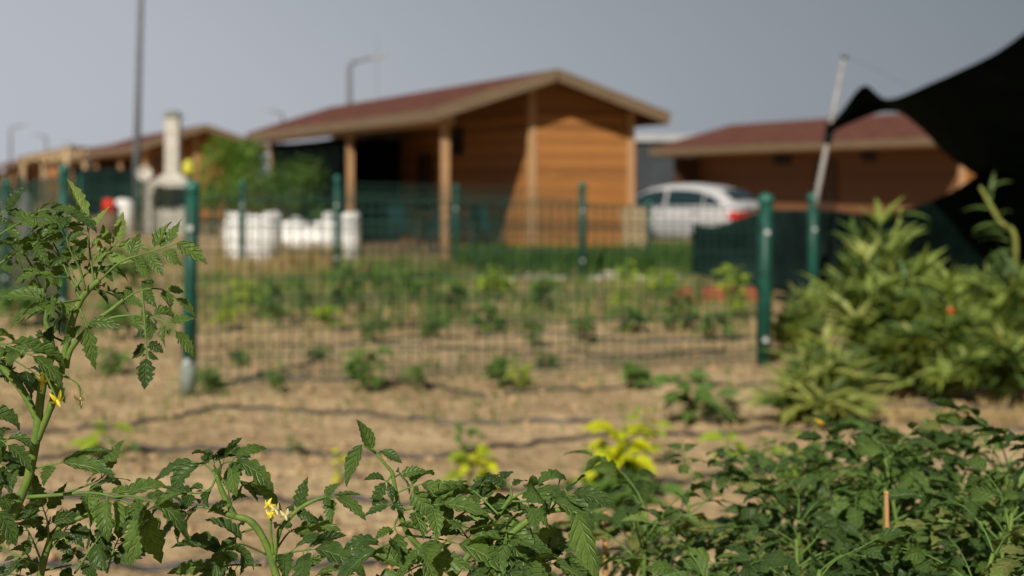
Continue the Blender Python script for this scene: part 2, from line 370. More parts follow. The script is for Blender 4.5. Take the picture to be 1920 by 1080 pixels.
hose([(700,640),(850,632),(1000,628),(1180,636),(1320,640),(1400,636)], 'black drip hose crossing the far plot right of centre')
hose([(380,600),(520,598),(700,602),(900,598),(1100,604),(1300,600)], 'black drip hose among the taller green rows')
hose([(380,566),(600,560),(800,564),(1000,560),(1200,566)], 'farthest black drip hose near the pale stones')
hose([(1180,715),(1300,728),(1420,722),(1560,735),(1700,765),(1900,770)], 'black drip hose curving below the long leafed bush')

# ---------------------------------------------------------------- cabins
TH = R(24.0)
def clip_boards(g, u0, u1, z0, z1, under, v, out, bh=0.14, n=6):
    """lapped boards on a wall that follows the roof line: v = wall face, out = -1/+1 outward"""
    z = z0
    while z < z1:
        zt = z + bh
        us = [u0 + (u1 - u0) * i / n for i in range(n + 1)]
        for a, b in zip(us[:-1], us[1:]):
            ta = min(zt, under(a)); tb = min(zt, under(b))
            if ta <= z + 0.004 and tb <= z + 0.004: continue
            ta = max(ta, z + 0.002); tb = max(tb, z + 0.002)
            o1 = v + out * 0.022; o2 = v + out * 0.006
            g.add([(a, o1, z + 0.004), (b, o1, z + 0.004), (b, o2, tb), (a, o2, ta), (a, v, z + 0.001), (b, v, z + 0.001)], [(0,1,2,3), (4,5,1,0)])
        z = zt
def cabin(loc, label, posts=(0.4, 6.2, 13.0), pw=0.065, w=4.8, L=14.4, ze=2.64, zr=3.64, wl=2.2, wr=4.28, v0=0.6, group='wooden cabins of the garden plots', side='cabin', dup_of=None):
    root = thing('wooden_cabin', loc, label, 'cabin', group, TH)
    h = w / 2; slope = (zr - ze - 0.22) / h
    top = lambda u: ze + 0.22 + slope * min(u, w - u)
    under = lambda u: top(u) - 0.09
    g = G()
    for s_ in (0, 1):
        ua, ub = (0.0, h) if s_ == 0 else (w, h)
        # shingle courses as shallow steps on the slab
        nc = 12
        for i in range(nc):
            a = ua + (ub - ua) * i / nc; b = ua + (ub - ua) * (i + 1) / nc
            za, zb = top(a), top(b)
            g.add([(a, 0, za + 0.014), (b, 0, zb + 0.002), (b, L, zb + 0.002), (a, L, za + 0.014), (a, 0, za - 0.002), (a, L, za - 0.002)], [(0,1,2,3), (0,3,5,4)])
        g.add([(ua,0.03,top(ua)-0.07),(ub,0.03,top(ub)-0.07),(ub,L-0.03,top(ub)-0.07),(ua,L-0.03,top(ua)-0.07)], [(0,1,2,3)])
        g.add([(ua,0.001,top(ua)),(ub,0.001,top(ub)),(ub,0.001,top(ub)-0.07),(ua,0.001,top(ua)-0.07)], [(0,1,2,3)])
        g.add([(ua,L-0.001,top(ua)),(ub,L-0.001,top(ub)),(ub,L-0.001,top(ub)-0.07),(ua,L-0.001,top(ua)-0.07)], [(0,1,2,3)])
    roof = g.build('roof', M['roof'], root)
    for vv in (-0.03, L + 0.03):
        for ua, ub in ((-0.035, h), (w + 0.035, h)):
            g = G(); za, zb = top(max(0, min(ua, w))) - 0.1, top(ub) - 0.1
            g.bar((ua, vv, za), (ub, vv, zb), 0.045, 0.22); g.build('rake_board', M['fascia'], roof)
    for uu in (-0.03, w + 0.03):
        g = G(); g.box(uu - 0.02, uu + 0.02, 0, L, ze, ze + 0.21); g.build('fascia_board', M['fascia'], roof)
    # walls
    g = G(); clip_boards(g, wl, wr, 0.1, zr, under, v0, -1)
    pts = [(wl, 0.08), (wr, 0.08), (wr, under(wr)), (h, under(h)), (wl, under(wl))] if wl < h else [(wl, 0.08), (wr, 0.08), (wr, under(wr)), (wl, under(wl))]
    k_ = len(pts); vs = [(u, v0 + 0.001, z) for u, z in pts] + [(u, v0 + 0.1, z) for u, z in pts]
    g.add(vs, [tuple(range(k_)), tuple(range(2*k_-1, k_-1, -1))] + [(i, (i+1)%k_, k_+(i+1)%k_, k_+i) for i in range(k_)])
    g.build('front_wall', M['cabin'], root)
    def side_wall(u, out_):
        g = G(); zt = under(u); v1 = L - 0.6; z = 0.1
        g.box(min(u, u - out_ * 0.1), max(u, u - out_ * 0.1), v0 + 0.101, v1, 0.08, zt)
        while z < zt - 0.01:
            z2 = min(z + 0.14, zt)
            g.add([(u + out_*0.022, v0, z+0.004), (u + out_*0.022, v1, z+0.004), (u + out_*0.006, v1, z2), (u + out_*0.006, v0, z2), (u, v0, z+.001), (u, v1, z+.001)], [(0,1,2,3), (4,5,1,0)])
            z = z2
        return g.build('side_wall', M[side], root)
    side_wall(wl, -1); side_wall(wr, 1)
    g = G(); clip_boards(g, wl, wr, 0.1, zr, under, L - 0.6, 1)
    g.build('back_wall', M['cabin'], root)
    for u in (wl, wr):
        s_ = -1 if u == wl else 1
        g = G(); g.box(u - 0.075 + s_ * 0.03, u + 0.075 + s_ * 0.03, v0 - 0.05, v0 + 0.07, 0.06, under(u) - 0.01); g.build('corner_board', M['trim'], root)
    # porch: deck, beam, posts
    if wl > 1.0:
        g = G(); g.box(0.15, wl - 0.03, 0.25, L - 0.6, 0.02, 0.12); g.build('porch_floor', M['deck'], root)
        g = G(); g.box(0.25, 0.39, 0.12, L - 0.3, ze - 0.06, ze + 0.1); g.build('beam', M['trim'], root)
        for v in posts:
            g = G(); g.box(0.31 - pw, 0.31 + pw, v - pw, v + pw, 0.0, ze - 0.065)
            g.build('post', M['trim'], root)
        for v, z, hh, ww in ((4.4, 2.15, 0.5, 0.5), (8.6, 2.1, 0.5, 0.8)):
            f_ = G(); f_.box(wl - 0.06, wl - 0.012, v - ww/2 - 0.05, v + ww/2 + 0.05, z - 0.05, z + hh + 0.05); fo = f_.build('window', M['furn2'], root)
            p_ = G(); p_.box(wl - 0.066, wl - 0.061, v - ww/2, v + ww/2, z, z + hh); p_.build('pane', M['dark_int'], fo)
        g = G(); g.box(0.42, wl - 0.04, L - 0.9, L - 0.82, 0.13, ze - 0.07); g.build('porch_end_wall', M['furn2'], root)
        f_ = G(); f_.box(wl - 0.07, wl - 0.012, 5.9, 6.9, 0.13, 2.15); fo = f_.build('door', M['furn2'], root)
        p_ = G(); p_.lathe((wl - 0.1, 6.02, 1.1), [(0.005, 0), (0.03, 0.01), (0.03, 0.04), (0.005, 0.05)], 8); p_.build('handle', M['rim'], fo)
    else:
        for v in (3.5, 9.0):
            f_ = G(); f_.box(wl - 0.06, wl - 0.012, v - 0.5, v + 0.5, 1.0, 2.0); fo = f_.build('window', M['furn2'], root)
            p_ = G(); p_.box(wl - 0.066, wl - 0.061, v - 0.42, v + 0.42, 1.08, 1.92); p_.build('pane', M['dark_int'], fo)
    return root
cabA = cabin((-1.356, 25.8, 0), 'nearest wooden cabin with red shingle roof and open side porch on two visible posts')
cabB = cabin((10.62, 35.6, 0), 'wooden cabin with broad red hipped looking roof behind the leaning pole', w=6.6, ze=2.45, zr=3.55, wl=1.4, wr=6.0, posts=(), side='cabin_shaded')
copy_tree(cabA, (-13.4, 51, 0), 'cabin behind the leafy shrub and the white barbecue chimney')
copy_tree(cabA, (-21.8, 72, 0), 'cabin in the far row directly left of the tall lamp column')
copy_tree(cabA, (-33.8, 97, 0), 'small distant cabin behind the timber pergola')
copy_tree(cabA, (-46.5, 128, 0), 'most distant cabin roof at the left edge of the photo')

# far container-like shed between the cabins
def shed():
    root = thing('metal_shed', (7.0, 62, 0), 'dark grey corrugated metal shed with pale top edge between the two cabins', 'shed')
    g = G(); x = -3.2
    while x < 3.2:
        g.box(x, x + 0.2, -0.03, 0.03, 0.05, 3.3); g.box(x + 0.2, x + 0.4, 0.0, 0.05, 0.05, 3.3); x += 0.4
    g.box(-3.2, 3.2, 0.06, 5, 0.05, 3.3); g.build('wall', M['container'], root)
    g = G(); g.box(-3.4, 3.4, -0.25, 5.2, 3.31, 3.62); g.build('roof', M['container_trim'], root)
    g = G(); g.box(-2.05, -1.55, -0.06, -0.035, 0.05, 3.1); g.build('door', M['rust'], root)
shed()

# ---------------------------------------------------------------- fences
def post_parts(root, p, H, rad=0.038, lean=0.0, foot=False, clips=(0.72, 0.2)):
    top = p + V((lean, 0, H))
    g = G(); g.tube([p, p + (top - p) * 0.5, p + (top - p) * 0.97], rad, 14); po = g.build('post', M['green'], root, True, smooth=True)
    c = G(); c.lathe(p + (top - p) * 0.965, [(rad*1.12, 0), (rad*1.18, 0.02), (rad*1.1, 0.045), (rad*0.8, 0.065), (rad*0.35, 0.078), (0.002, 0.082)], 14)
    c.build('cap', M['green_cap'], po, smooth=True).location = -V(root.location)
    cap = po.children[0] if po.children else None
    for z in clips:
        q = p + (top - p) * z
        c = G(); c.box(q.x - 0.02, q.x + 0.02, q.y - rad - 0.018, q.y - rad + 0.006, q.z - 0.018, q.z + 0.018); c.build('clip', M['clip'], po).location = -V(root.location)
    if foot:
        c = G(); c.tube([p, p + (top - p) * 0.15], rad + 0.006, 14); c.build('foot', M['concrete'], po, smooth=True).location = -V(root.location)
    return po
def panel(root, a, b, H0, H1, z0=0.06):
    a = V(a); b = V(b); d = b - a; n_ = int(d.length / 0.075); g = G()
    for i in range(1, n_):
        t = i / n_; x = a.x + d.x * t; y = a.y + d.y * t - 0.045; h = H0 + (H1 - H0) * t
        g.tube([(x, y, z0), (x, y, h - 0.08)], 0.0043, 4, False)
    nz_ = 7
    for k_ in range(nz_ + 1):
        for dz in ((0, 0.05) if k_ in (0, 3, nz_ - 1) else (0,)):
            f = k_ / nz_
            g.tube([(a.x, a.y - 0.045, z0 + dz + f * (H0 - 0.16)), (b.x, b.y - 0.045, z0 + dz + f * (H1 - 0.16))], 0.0052, 4, False)
    g.build('mesh_panel', M['wire'], root, True)
def fence(label, posts, rad, panels=True, foots=(), clips=(0.72, 0.2), rads=None, nopost=()):
    p0 = posts[0][0]; root = thing('mesh_fence', (p0.x, p0.y, 0), label, 'fence', 'green wire mesh fences')
    for i, (p, H, lean) in enumerate(posts):
        if i not in nopost: post_parts(root, p, H, rads[i] if rads else rad, lean, i in foots, clips)
    for i in range(len(posts) - 1):
        if panels is True or i in panels: panel(root, posts[i][0], posts[i+1][0], posts[i][1], posts[i+1][1])
    return root
def gp(px, d, H, lean=0.0): return (V(((px - 960) / FPX * d, d, 0)), H, lean)
fence('nearest green mesh fence with a dome capped post at each end of the plot', [gp(352, 10.15, 1.49, 0.035), gp(1432, 11.7, 1.385, 0.02), gp(2060, 12.6, 1.4)], 0.044, foots=(0,), clips=(0.79, 0.155), rads=(.05, .058, .05), panels=(0,), nopost=(2,))
fence('green mesh fence running away on the left past the tall tomato plant', [gp(119, 14.0, 1.66), gp(12, 18.0, 1.53), gp(-60, 22, 1.5)], 0.05)
fence('green mesh fence across the far side of the plot by the pale stones', [gp(632, 22.4, 1.6), gp(1092, 22.0, 1.49)], 0.052)
fence('green mesh fence directly in front of the nearest cabin and the white sacks', [gp(120, 26.6, 1.5), gp(455, 25.6, 1.52), gp(855, 25.0, 1.45), gp(1217, 24.6, 1.16)], 0.048)
fence('short green mesh fence that carries the leaning pole of the shade net', [gp(1525, 16.0, 1.36), gp(1640, 15.8, 1.3), gp(2080, 15.9, 1.4)], 0.06, nopost=(1,), panels=())
fence('green mesh fence in the background beside the barbecue', [gp(40, 44, 1.7), gp(150, 42, 1.7), gp(262, 41, 1.7), gp(400, 40, 1.6)], 0.05)

# ---------------------------------------------------------------- shade nets and the leaning pole
def resample(pts, n):
    pts = [V(p) for p in pts]; sp_ = smooth_path(pts, 12); ls = [0]
    for a, b in zip(sp_[:-1], sp_[1:]): ls.append(ls[-1] + (b - a).length)
    o = []; j = 0
    for i in range(n):
        t = ls[-1] * i / (n - 1)
        while j < len(ls) - 2 and ls[j+1] < t: j += 1
        f = (t - ls[j]) / max(1e-9, ls[j+1] - ls[j]); o.append(sp_[j].lerp(sp_[j+1], min(1, f)))
    return o
def net(name, ra, rb, m, label, n=60, k_=16, wob=0.05, seed=0):
    A = resample(ra, n); B = resample(rb, n); vs = []
    for i in range(n):
        for j in range(k_ + 1):
            t = j / k_; p = A[i].lerp(B[i], t)
            w = math.sin(math.pi * t)
            p = p + V((0, wob * noise.noise(V((i * 0.16, t * 2.2, seed))), 0)) * (0.3 + w) * 2
            vs.append(p)
    fs = [(i*(k_+1)+j, (i+1)*(k_+1)+j, (i+1)*(k_+1)+j+1, i*(k_+1)+j+1) for i in range(n-1) for j in range(k_)]
    g = G(); g.add(vs, fs); base = V((A[0].x, A[0].y, min(p.z for p in vs)))
    o = g.build(name, m, loc=base, smooth=True); tag(o, label, 'net', 'dark shade nets')
    s_ = o.modifiers.new('thickness', 'SOLIDIFY'); s_.thickness = 0.008
    return o
net('shade_net', [P(1549,243,15.9), P(1580,205,15.6), P(1620,160,15.2), P(1665,186,14.6), P(1755,152,13.6), P(1850,108,12.6), P(1925,58,11.8), P(2060,-60,11)],
    [P(1550,252,15.9), P(1600,228,15.9), P(1660,208,15.8), P(1710,222,15.7), P(1765,280,15.6), P(1835,332,15.5), P(1960,400,15.4), P(2150,430,15.4)], M['net'],
    'black shade net canopy sweeping up to the upper right corner from the leaning pole', wob=0.10, seed=1)
net('shade_net', [P(1572,398,15.5), P(1640,402,15.4), P(1720,386,15.3), P(1790,356,15.2), P(1836,326,15.1), P(1900,290,15.0), P(2100,330,14.5)],
    [P(1572,575,15.5), P(1640,580,15.4), P(1720,585,15.3), P(1790,585,15.2), P(1836,588,15.1), P(1920,590,15.0), P(2100,600,14.5)], M['net'],
    'black shade net hung upright along the fence behind the long leafed bush', wob=0.05, seed=4)
net('shade_net', [P(1300,420,18.6), P(1340,424,18.4), P(1392,408,18.2), P(1450,394,18), P(1580,396,16.6)],
    [P(1298,512,18.6), P(1340,522,18.4), P(1392,532,18.2), P(1450,545,18), P(1580,566,16.6)], M['net_green'],
    'dark green screening net hiding the lower half of the white car', wob=0.05, seed=8)
net('shade_net', [P(135,318,43), P(200,316,43), P(250,320,43)], [P(135,405,43), P(200,405,43), P(250,405,43)], M['net_green'], 'dark green net on the background fence left of the lamp column', n=20, wob=0.1, seed=11)
def leaning_pole():
    root = thing('net_pole', (P(1530, 368, 15.95).x, 15.95, 0), 'thin pale pole leaning right above a green fence post, tied to the shade net', 'pole')
    a = P(1527, 480, 15.93); b = P(1533, 360, 15.93); c = P(1584, 102, 15.93)
    g = G(); g.tube([b + V((-.012, 0, -.16)), b, b.lerp(c, 0.5), c], [0.028, 0.03, 0.028, 0.022], 10); g.build('pole', M['pole_light'], root, True, smooth=True)
    g = G(); g.tube([c - (c - b) * 0.03, c + (c - b) * 0.005], 0.042, 10); g.build('cap', M['pole'], root, True, smooth=True)
    q = b.lerp(c, 0.47); g = G(); g.tube([q - (c - b) * 0.03, q, q + (c - b) * 0.03], [0.05, 0.06, 0.04], 10); g.tube([q - (c-b) * 0.12, q - (c-b)*0.03], [0.045, 0.05], 8); g.build('tie', M['net_green'], root, True, smooth=True)
leaning_pole()
g = G(); ln = [P(1584,104,15.93), P(1640,128,15.2), P(1700,160,14.4)]; g.tube(smooth_path(ln, 5), 0.004, 5)
tag(g.build('rope', M['pole'], loc=ln[0]), 'thin guy rope from the pole tip down to the net', 'rope')

# ---------------------------------------------------------------- cars
def car(loc, rz, label, group=None):
    root = thing('parked_car', loc, label, 'car', group, rz)
    # local: +x is the rear
    secs = [(-2.15,.30,.62,.62,.62),(-2.08,.22,.72,.74,.70),(-1.7,.20,.84,.83,.80),(-1.0,.20,.94,.86,.82),(-.2,.20,.96,.87,.83),(.6,.20,.97,.87,.83),(1.4,.20,.99,.86,.82),(1.85,.22,1.00,.84,.80),(2.08,.26,.98,.78,.74),(2.15,.34,.86,.70,.66)]
    g = G(); vs = []
    for x, zb, zt, w, wt in secs:
        for y, z in ((-w*.9, zb), (-w, zb+.2), (-w, zt-.2), (-wt, zt), (-wt*.5, zt+.03), (0, zt+.04), (wt*.5, zt+.03), (wt, zt), (w, zt-.2), (w, zb+.2), (w*.9, zb)): vs.append((x, y, z))
    k_ = 11
    fs = [(i*k_+j, i*k_+(j+1)%k_, (i+1)*k_+(j+1)%k_, (i+1)*k_+j) for i in range(len(secs)-1) for j in range(k_)] + [tuple(range(k_)), tuple((len(secs)-1)*k_+j for j in range(k_-1,-1,-1))]
    g.add(vs, fs)
    gh = [(-1.05,.96,.76,.72),(-.75,1.14,.74,.66),(-.3,1.36,.71,.60),(.2,1.46,.70,.58),(.7,1.475,.70,.58),(1.2,1.43,.70,.58),(1.6,1.33,.70,.60),(1.92,1.12,.72,.66),(2.02,1.0,.74,.70)]
    vs = []
    for x, zt, wb, wt in gh:
        for y, z in ((-wb-.05,.95), (-wt, max(.96, zt-.06)), (-wt*.8, zt), (0, zt+.02), (wt*.8, zt), (wt, max(.96, zt-.06)), (wb+.05,.95)): vs.append((x, y, z))
    fs = [(i*7+j, i*7+j+1, (i+1)*7+j+1, (i+1)*7+j) for i in range(len(gh)-1) for j in range(6)]
    g.add(vs, fs); g.build('body', M['carwhite'], root, smooth=True)
    def sidewin(s_, x0, x1, tops):
        n_ = len(tops); vs = []
        for i, zt in enumerate(tops):
            x = x0 + (x1 - x0) * i / (n_ - 1)
            yb = .80; f = (zt - .95) / .5; yt = .80 - .2 * f
            vs += [(x, s_ * (yb + .012), 1.0), (x, s_ * (yt + .02), zt)]
        gg = G(); gg.add(vs, [(2*i, 2*i+2, 2*i+3, 2*i+1) for i in range(n_-1)]); gg.build('side_window', M['glass'], root)
    for s_ in (-1, 1):
        sidewin(s_, -.75, .25, [1.04, 1.17, 1.29, 1.33, 1.345]); sidewin(s_, .33, 1.25, [1.345, 1.345, 1.33, 1.28]); sidewin(s_, 1.3, 1.72, [1.27, 1.18, 1.06])
    gg = G(); gg.add([(-1.06,-.66,1.0),(-1.06,.66,1.0),(-.36,.55,1.37),(-.36,-.55,1.37)], [(0,1,2,3)]); gg.build('windscreen', M['glass'], root)
    gg = G(); gg.add([(1.96,-.60,1.12),(1.96,.60,1.12),(1.63,.52,1.35),(1.63,-.52,1.35)], [(0,1,2,3)]); gg.build('rear_window', M['glass'], root)
    for x in (-1.35, 1.3):
        for s_ in (-1, 1):
            w = G(); w.lathe((x, s_ * .74, .32), [(.20,-.10),(.31,-.11),(.325,-.06),(.325,.06),(.31,.11),(.20,.10)], 20, axis=(0, s_, 0)); wo = w.build('wheel', M['tyre'], root, smooth=True)
            w = G(); w.lathe((x, s_ * .74, .32), [(.02,.115),(.05,.13),(.19,.115),(.20,.09)], 16, axis=(0, s_, 0)); w.build('rim', M['rim'], wo)
    for s_ in (-1, 1):
        l_ = G(); ya, yb_ = sorted((s_*.22, s_*.83)); l_.box(1.93, 2.165, ya, yb_, .70, .86); l_.build('tail_light', M['red'], root)
        l_ = G(); ya, yb_ = sorted((s_*.42, s_*.68)); l_.box(-2.16, -2.0, ya, yb_, .52, .66); l_.build('headlight', M['rim'], root)
    l_ = G(); l_.box(2.05, 2.19, -.72, .72, .30, .52); l_.build('bumper', M['carwhite'], root)
    for x in (0.15, 1.05):
        for s_ in (-1, 1):
            l_ = G(); ya, yb_ = sorted((s_*.865, s_*.89)); l_.box(x, x+.16, ya, yb_, .82, .85); l_.build('door_handle', M['rim'], root)
    return root
c1 = car((3.75, 33.6, 0), R(-36), 'white car with red tail light just right of the nearest cabin')

# ---------------------------------------------------------------- street lamps
def lamp(loc, label, H=9.0, az=0.0, r0=0.09):
    root = thing('street_lamp', loc, label, 'street lamp', 'street lamps behind the cabins', az)
    g = G(); g.tube([(0,0,0),(0,0,H*.5),(0,0,H-.3),(.12,0,H)], [r0, r0*.85, r0*.7, r0*.5], 10); g.build('pole', M['pole'], root, smooth=True)
    g = G(); g.tube([(.05,0,H-.1),(.8,0,H+.12),(1.5,0,H+.25)], [r0*.5, r0*.4, r0*.4], 8); g.build('arm', M['pole'], root, smooth=True)
    g = G(); g.bar((1.4,0,H+.24), (2.3,0,H+.36), .26, .12); g.build('lamp_head', M['pole_light'], root)
    return root
l0 = lamp((-12.2, 46, 0), 'tall grey lamp column cut by the top edge of the photo', 9.5, R(20), 0.125)
l0.rotation_euler = (0, R(1.4), R(20))
l1 = lamp((-9.95, 87, 0), 'street lamp rising above the ridge of the nearest cabin', 8.9, R(-8), 0.22)
copy_tree(l1, (-24.2, 150, 0), 'thin street lamp with its arm over the left end of the nearest cabin roof', R(178))
copy_tree(l1, (-67, 190, 0), 'faint distant street lamp at the far left edge', R(30))
copy_tree(l1, (-74, 226, 0), 'faint distant street lamp second from the left edge', R(200))
copy_tree(l1, (-84, 272, 0), 'faintest distant street lamp just above the pergola', R(200))
copy_tree(l1, (-17.2, 182, 0), 'slender distant mast right of the lamp above the cabin', R(90)).scale = (0.22, 0.22, 2.2)

# ---------------------------------------------------------------- barbecue, pergola, odds and ends at the left
def barbecue():
    root = thing('masonry_barbecue', (-10.0, 42, 0), 'whitewashed masonry barbecue with tall chimney behind the left fence post', 'barbecue')
    g = G(); g.box(-.75,-.5,-.35,.4,0,1.35); g.box(.45,.72,-.35,.4,0,1.35); g.box(-.49,.44,.25,.4,0,1.35); g.box(-.78,.76,-.4,.42,1.36,1.5)
    g.box(-.49,.44,-.35,.24,0.0,.75); g.build('firebox', M['lime'], root)
    g = G(); g.add([(-.6,-.32,1.51),(.55,-.32,1.51),(.55,.36,1.51),(-.6,.36,1.51),(-.22,-.2,1.78),(.2,-.2,1.78),(.2,.2,1.78),(-.22,.2,1.78)], [(0,1,5,4),(1,2,6,5),(2,3,7,6),(3,0,4,7),(4,5,6,7)])
    g.build('hood', M['lime'], root)
    g = G(); g.box(-.21,.19,-.2,.2,1.785,3.45); ch = g.build('chimney', M['lime'], root)
    g = G(); g.box(-.27,.25,-.26,.26,3.455,3.5); g.box(-.18,.16,-.17,.17,3.505,3.62); g.build('chimney_cap', M['concrete'], ch)
    g = G(); g.box(.05,.43,-.37,-.355,.8,1.3); g.build('opening_shade', M['dark_int'], root)  # flat dark panel standing in for the shade inside the firebox
barbecue()
def pergola():
    root = thing('timber_pergola', (-23.5, 69, 0), 'small pale timber pergola frame at the left edge', 'pergola')
    for x in (-.2, 1.9):
        for y in (0, 3): G().box(x-.1, x+.1, y-.1, y+.1, 0, 2.5 + (x > 0) * .45).build('post', M['plank'], root)
    for y in (0, 3): g = G(); g.bar((-.4, y, 2.57), (2.2, y, 3.12), .12, .22); g.build('rail', M['plank'], root)
    for i in range(7): g = G(); x = -.3 + i * .4; g.bar((x, -.4, 2.75 + (x+.3)*.21), (x, 3.4, 2.75 + (x+.3)*.21), .1, .1); g.build('rafter', M['plank'], root)
pergola()
def drum(px, py, d, r_, h, m, label, name, cat, base=None):
    p = P(px, py, d); z = 0.0 if base is None else base
    g = G(); g.lathe((p.x, p.y, z), [(r_*.75,0),(r_*.95,h*.08),(r_,h*.5),(r_*.97,h*.85),(r_*.7,h*.95),(r_*.3,h)], 16)
    tag(g.build(name, m, loc=(p.x, p.y, z), smooth=True), label, cat)
drum(204, 382, 38, .3, .72, M['bark'], 'rough wooden stump that carries the red bucket', 'tree_stump', 'stump')
drum(204, 382, 38, .17, .36, M['redp'], 'red bucket on a stump behind the top leaves of the tomato', 'bucket', 'bucket', base=.72)
drum(231, 384, 38.5, .30, 1.08, M['white'], 'white plastic barrel beside the small red bucket', 'barrel', 'barrel')
drum(48, 372, 30, .14, 1.3, M['pole_light'], 'slim grey blue canister near the left edge', 'canister', 'canister')
def dish():
    p = P(272, 326, 41); root = thing('satellite_dish', (p.x, p.y, 0), 'small round white satellite dish on a mast right of the lamp column', 'satellite dish')
    g = G(); g.tube([(0,0,0),(0,0,1.7)], .03, 8); g.build('mast', M['pole'], root)
    g = G(); g.lathe((0,-.05,1.75), [(.02,0),(.15,.015),(.19,.05),(.22,.08),(.21,.09),(.18,.06),(.14,.03),(.02,.015)], 20, axis=(0.2,-1,.25)); g.build('reflector', M['lime'], root, smooth=True)
    g = G(); g.tube([(0,-.07,1.5),(.06,-.45,1.8)], .012, 6); g.build('arm', M['pole'], root)
dish()
def yellow_ball():
    p = P(354, 312, 36); root = thing('scarecrow_stake', (p.x, p.y, 0), 'yellow rounded tub upturned on a stake beside the shrub', 'stake')
    G().tube([(0,0,0),(0,0,1.8)], .025, 8).build('stake', M['bark'], root)
    G().lathe((0,0,1.72), [(.15,0),(.17,.05),(.16,.2),(.12,.32),(.03,.38)], 14).build('tub', M['yellow'], root, smooth=True)
yellow_ball()

def bulk_bag(px, d, w, h, label, sag=0.06, seed=0):
    p = V(((px - 960) / FPX * d, d, 0)); n_ = 14; vs = []; rows = 12
    root = thing('bulk_sack', p, label, 'sack', 'white bulk sacks by the nearest cabin')
    ring = []
    for k_ in range(4 * n_):
        a = 2 * math.pi * k_ / (4 * n_); c, s_ = math.cos(a), math.sin(a)
        q = (abs(c) ** 5 + abs(s_) ** 5) ** -0.2; ring.append((c * q * w / 2, s_ * q * w / 2))
    for i in range(rows + 1):
        t = i / rows; bulge = 0.93 + 0.09 * math.sin(math.pi * t)
        for x, y in ring:
            nn = noise.noise(V((x * 3, y * 3, t * 3 + seed * 5))) * 0.05
            vs.append((x * (bulge + nn), y * (bulge + nn), h * t * (1 if t < .9 else 1 + noise.noise(V((x * 2.5, y * 2.5, seed))) * sag * 4)))
    k_ = len(ring); fs = [(i*k_+j, i*k_+(j+1)%k_, (i+1)*k_+(j+1)%k_, (i+1)*k_+j) for i in range(rows) for j in range(k_)]
    vs += [(x * .5, y * .5, h * .93) for x, y in ring]; o = rows * k_
    fs += [(o+j, o+(j+1)%k_, o+k_+(j+1)%k_, o+k_+j) for j in range(k_)]; fs.append(tuple(o + k_ + j for j in range(k_)))
    g = G(); g.add(vs, fs); g.build('sack_body', M['sack'], root, smooth=True)
    for sx in (-1, 1):
        for sy in (-1, 1):
            g = G(); x = sx * w * .38; y = sy * w * .38; g.tube(smooth_path([(x, y, h*.8), (x*1.08, y*1.05, h*1.0), (x*.8, y*.9, h*1.06), (x*.62, y*.95, h*.98)], 4), .014, 6); g.build('strap', M['sack'], root)
bulk_bag(476, 27.3, 1.02, .88, 'white bulk sack farthest left, behind the thin fence post', seed=1)
bulk_bag(566, 27.6, .95, .70, 'lower slumped white bulk sack in the middle of the three', sag=.12, seed=2)
bulk_bag(640, 27.0, .72, .88, 'white bulk sack at the right end under the cabin eave', seed=3)

# plank screen, garden furniture
def plank_screen():
    p = V(((1190 - 960) / FPX * 25.6, 25.6, 0)); root = thing('plank_screen', p, 'pale upright plank screen at the right corner of the nearest cabin', 'screen')
    for i in range(4): G().box(-.24 + i*.125, -.125 + i*.125, 0, .025, 0, 1.06 + .02 * (i % 2)).build('plank', M['plank'], root)
    for z in (.25, .85): G().box(-.26, .28, .027, .06, z, z + .08).build('rail', M['plank'], root)
plank_screen()
def loc_cab(u, v, z=0): 
    c, s_ = math.cos(TH), math.sin(TH); return V((-1.356 + c * u - s_ * v, 25.8 + s_ * u + c * v, z))
def table():
    root = thing('garden_table', loc_cab(1.15, 2.6, .125), 'dark garden table in the shade of the porch', 'table', rz=TH)
    G().box(-.4,.4,-.7,.7,.70,.74).build('tabletop', M['furn2'], root)
    for x in (-.33,.33):
        for y in (-.6,.6): G().box(x-.03,x+.03,y-.03,y+.03,0,.695).build('leg', M['furn2'], root)
table()
def chair(u, v, rz, label):
    root = thing('garden_chair', loc_cab(u, v, .125), label, 'chair', 'garden chairs on the porch', rz)
    G().box(-.22,.22,-.22,.22,.42,.46).build('seat', M['furn'], root)
    g = G(); g.add([(-.22,.20,.48),(.22,.20,.48),(.2,.30,.92),(-.2,.30,.92),(-.22,.23,.48),(.22,.23,.48),(.2,.33,.92),(-.2,.33,.92)], [(0,1,2,3),(7,6,5,4),(0,4,5,1),(1,5,6,2),(2,6,7,3),(3,7,4,0)]); g.build('backrest', M['furn'], root)
    for x in (-.2,.2):
        for y in (-.2,.2): G().tube([(x*1.1,y*1.1,0),(x,y,.42)], .018, 6).build('leg', M['furn'], root)
        G().box(x-.02,x+.02,-.2,.22,.64,.66).build('armrest', M['furn'], root)
chair(.7, 1.6, R(200), 'garden chair nearest the front porch post')
chair(1.7, 1.7, R(150), 'garden chair between the table and the cabin wall')
chair(.65, 3.7, R(30), 'garden chair at the far end of the porch table')

net('porch_darkening_sheet', [loc_cab(.25, 6.6, 2.52), loc_cab(.25, 9.5, 2.5), loc_cab(.25, 12.9, 2.52)], [loc_cab(.25, 6.6, .2), loc_cab(.25, 9.5, .15), loc_cab(.25, 12.9, .2)], M['net'], 'added black sheet darkening the far half of the porch of the nearest cabin', n=40, wob=.06, seed=21)  # sheet added to keep the sun out and blacken the porch
net('porch_darkening_sheet', [loc_cab(.4, 8.0, 2.55), loc_cab(1.2, 8.0, 2.52), loc_cab(2.1, 8.0, 2.55)], [loc_cab(.4, 8.0, .16), loc_cab(1.2, 8.0, .15), loc_cab(2.1, 8.0, .16)], M['net'], 'added black sheet darkening the porch behind the second porch post', n=20, wob=.06, seed=22)  # second added sheet, black in place of the porch shade

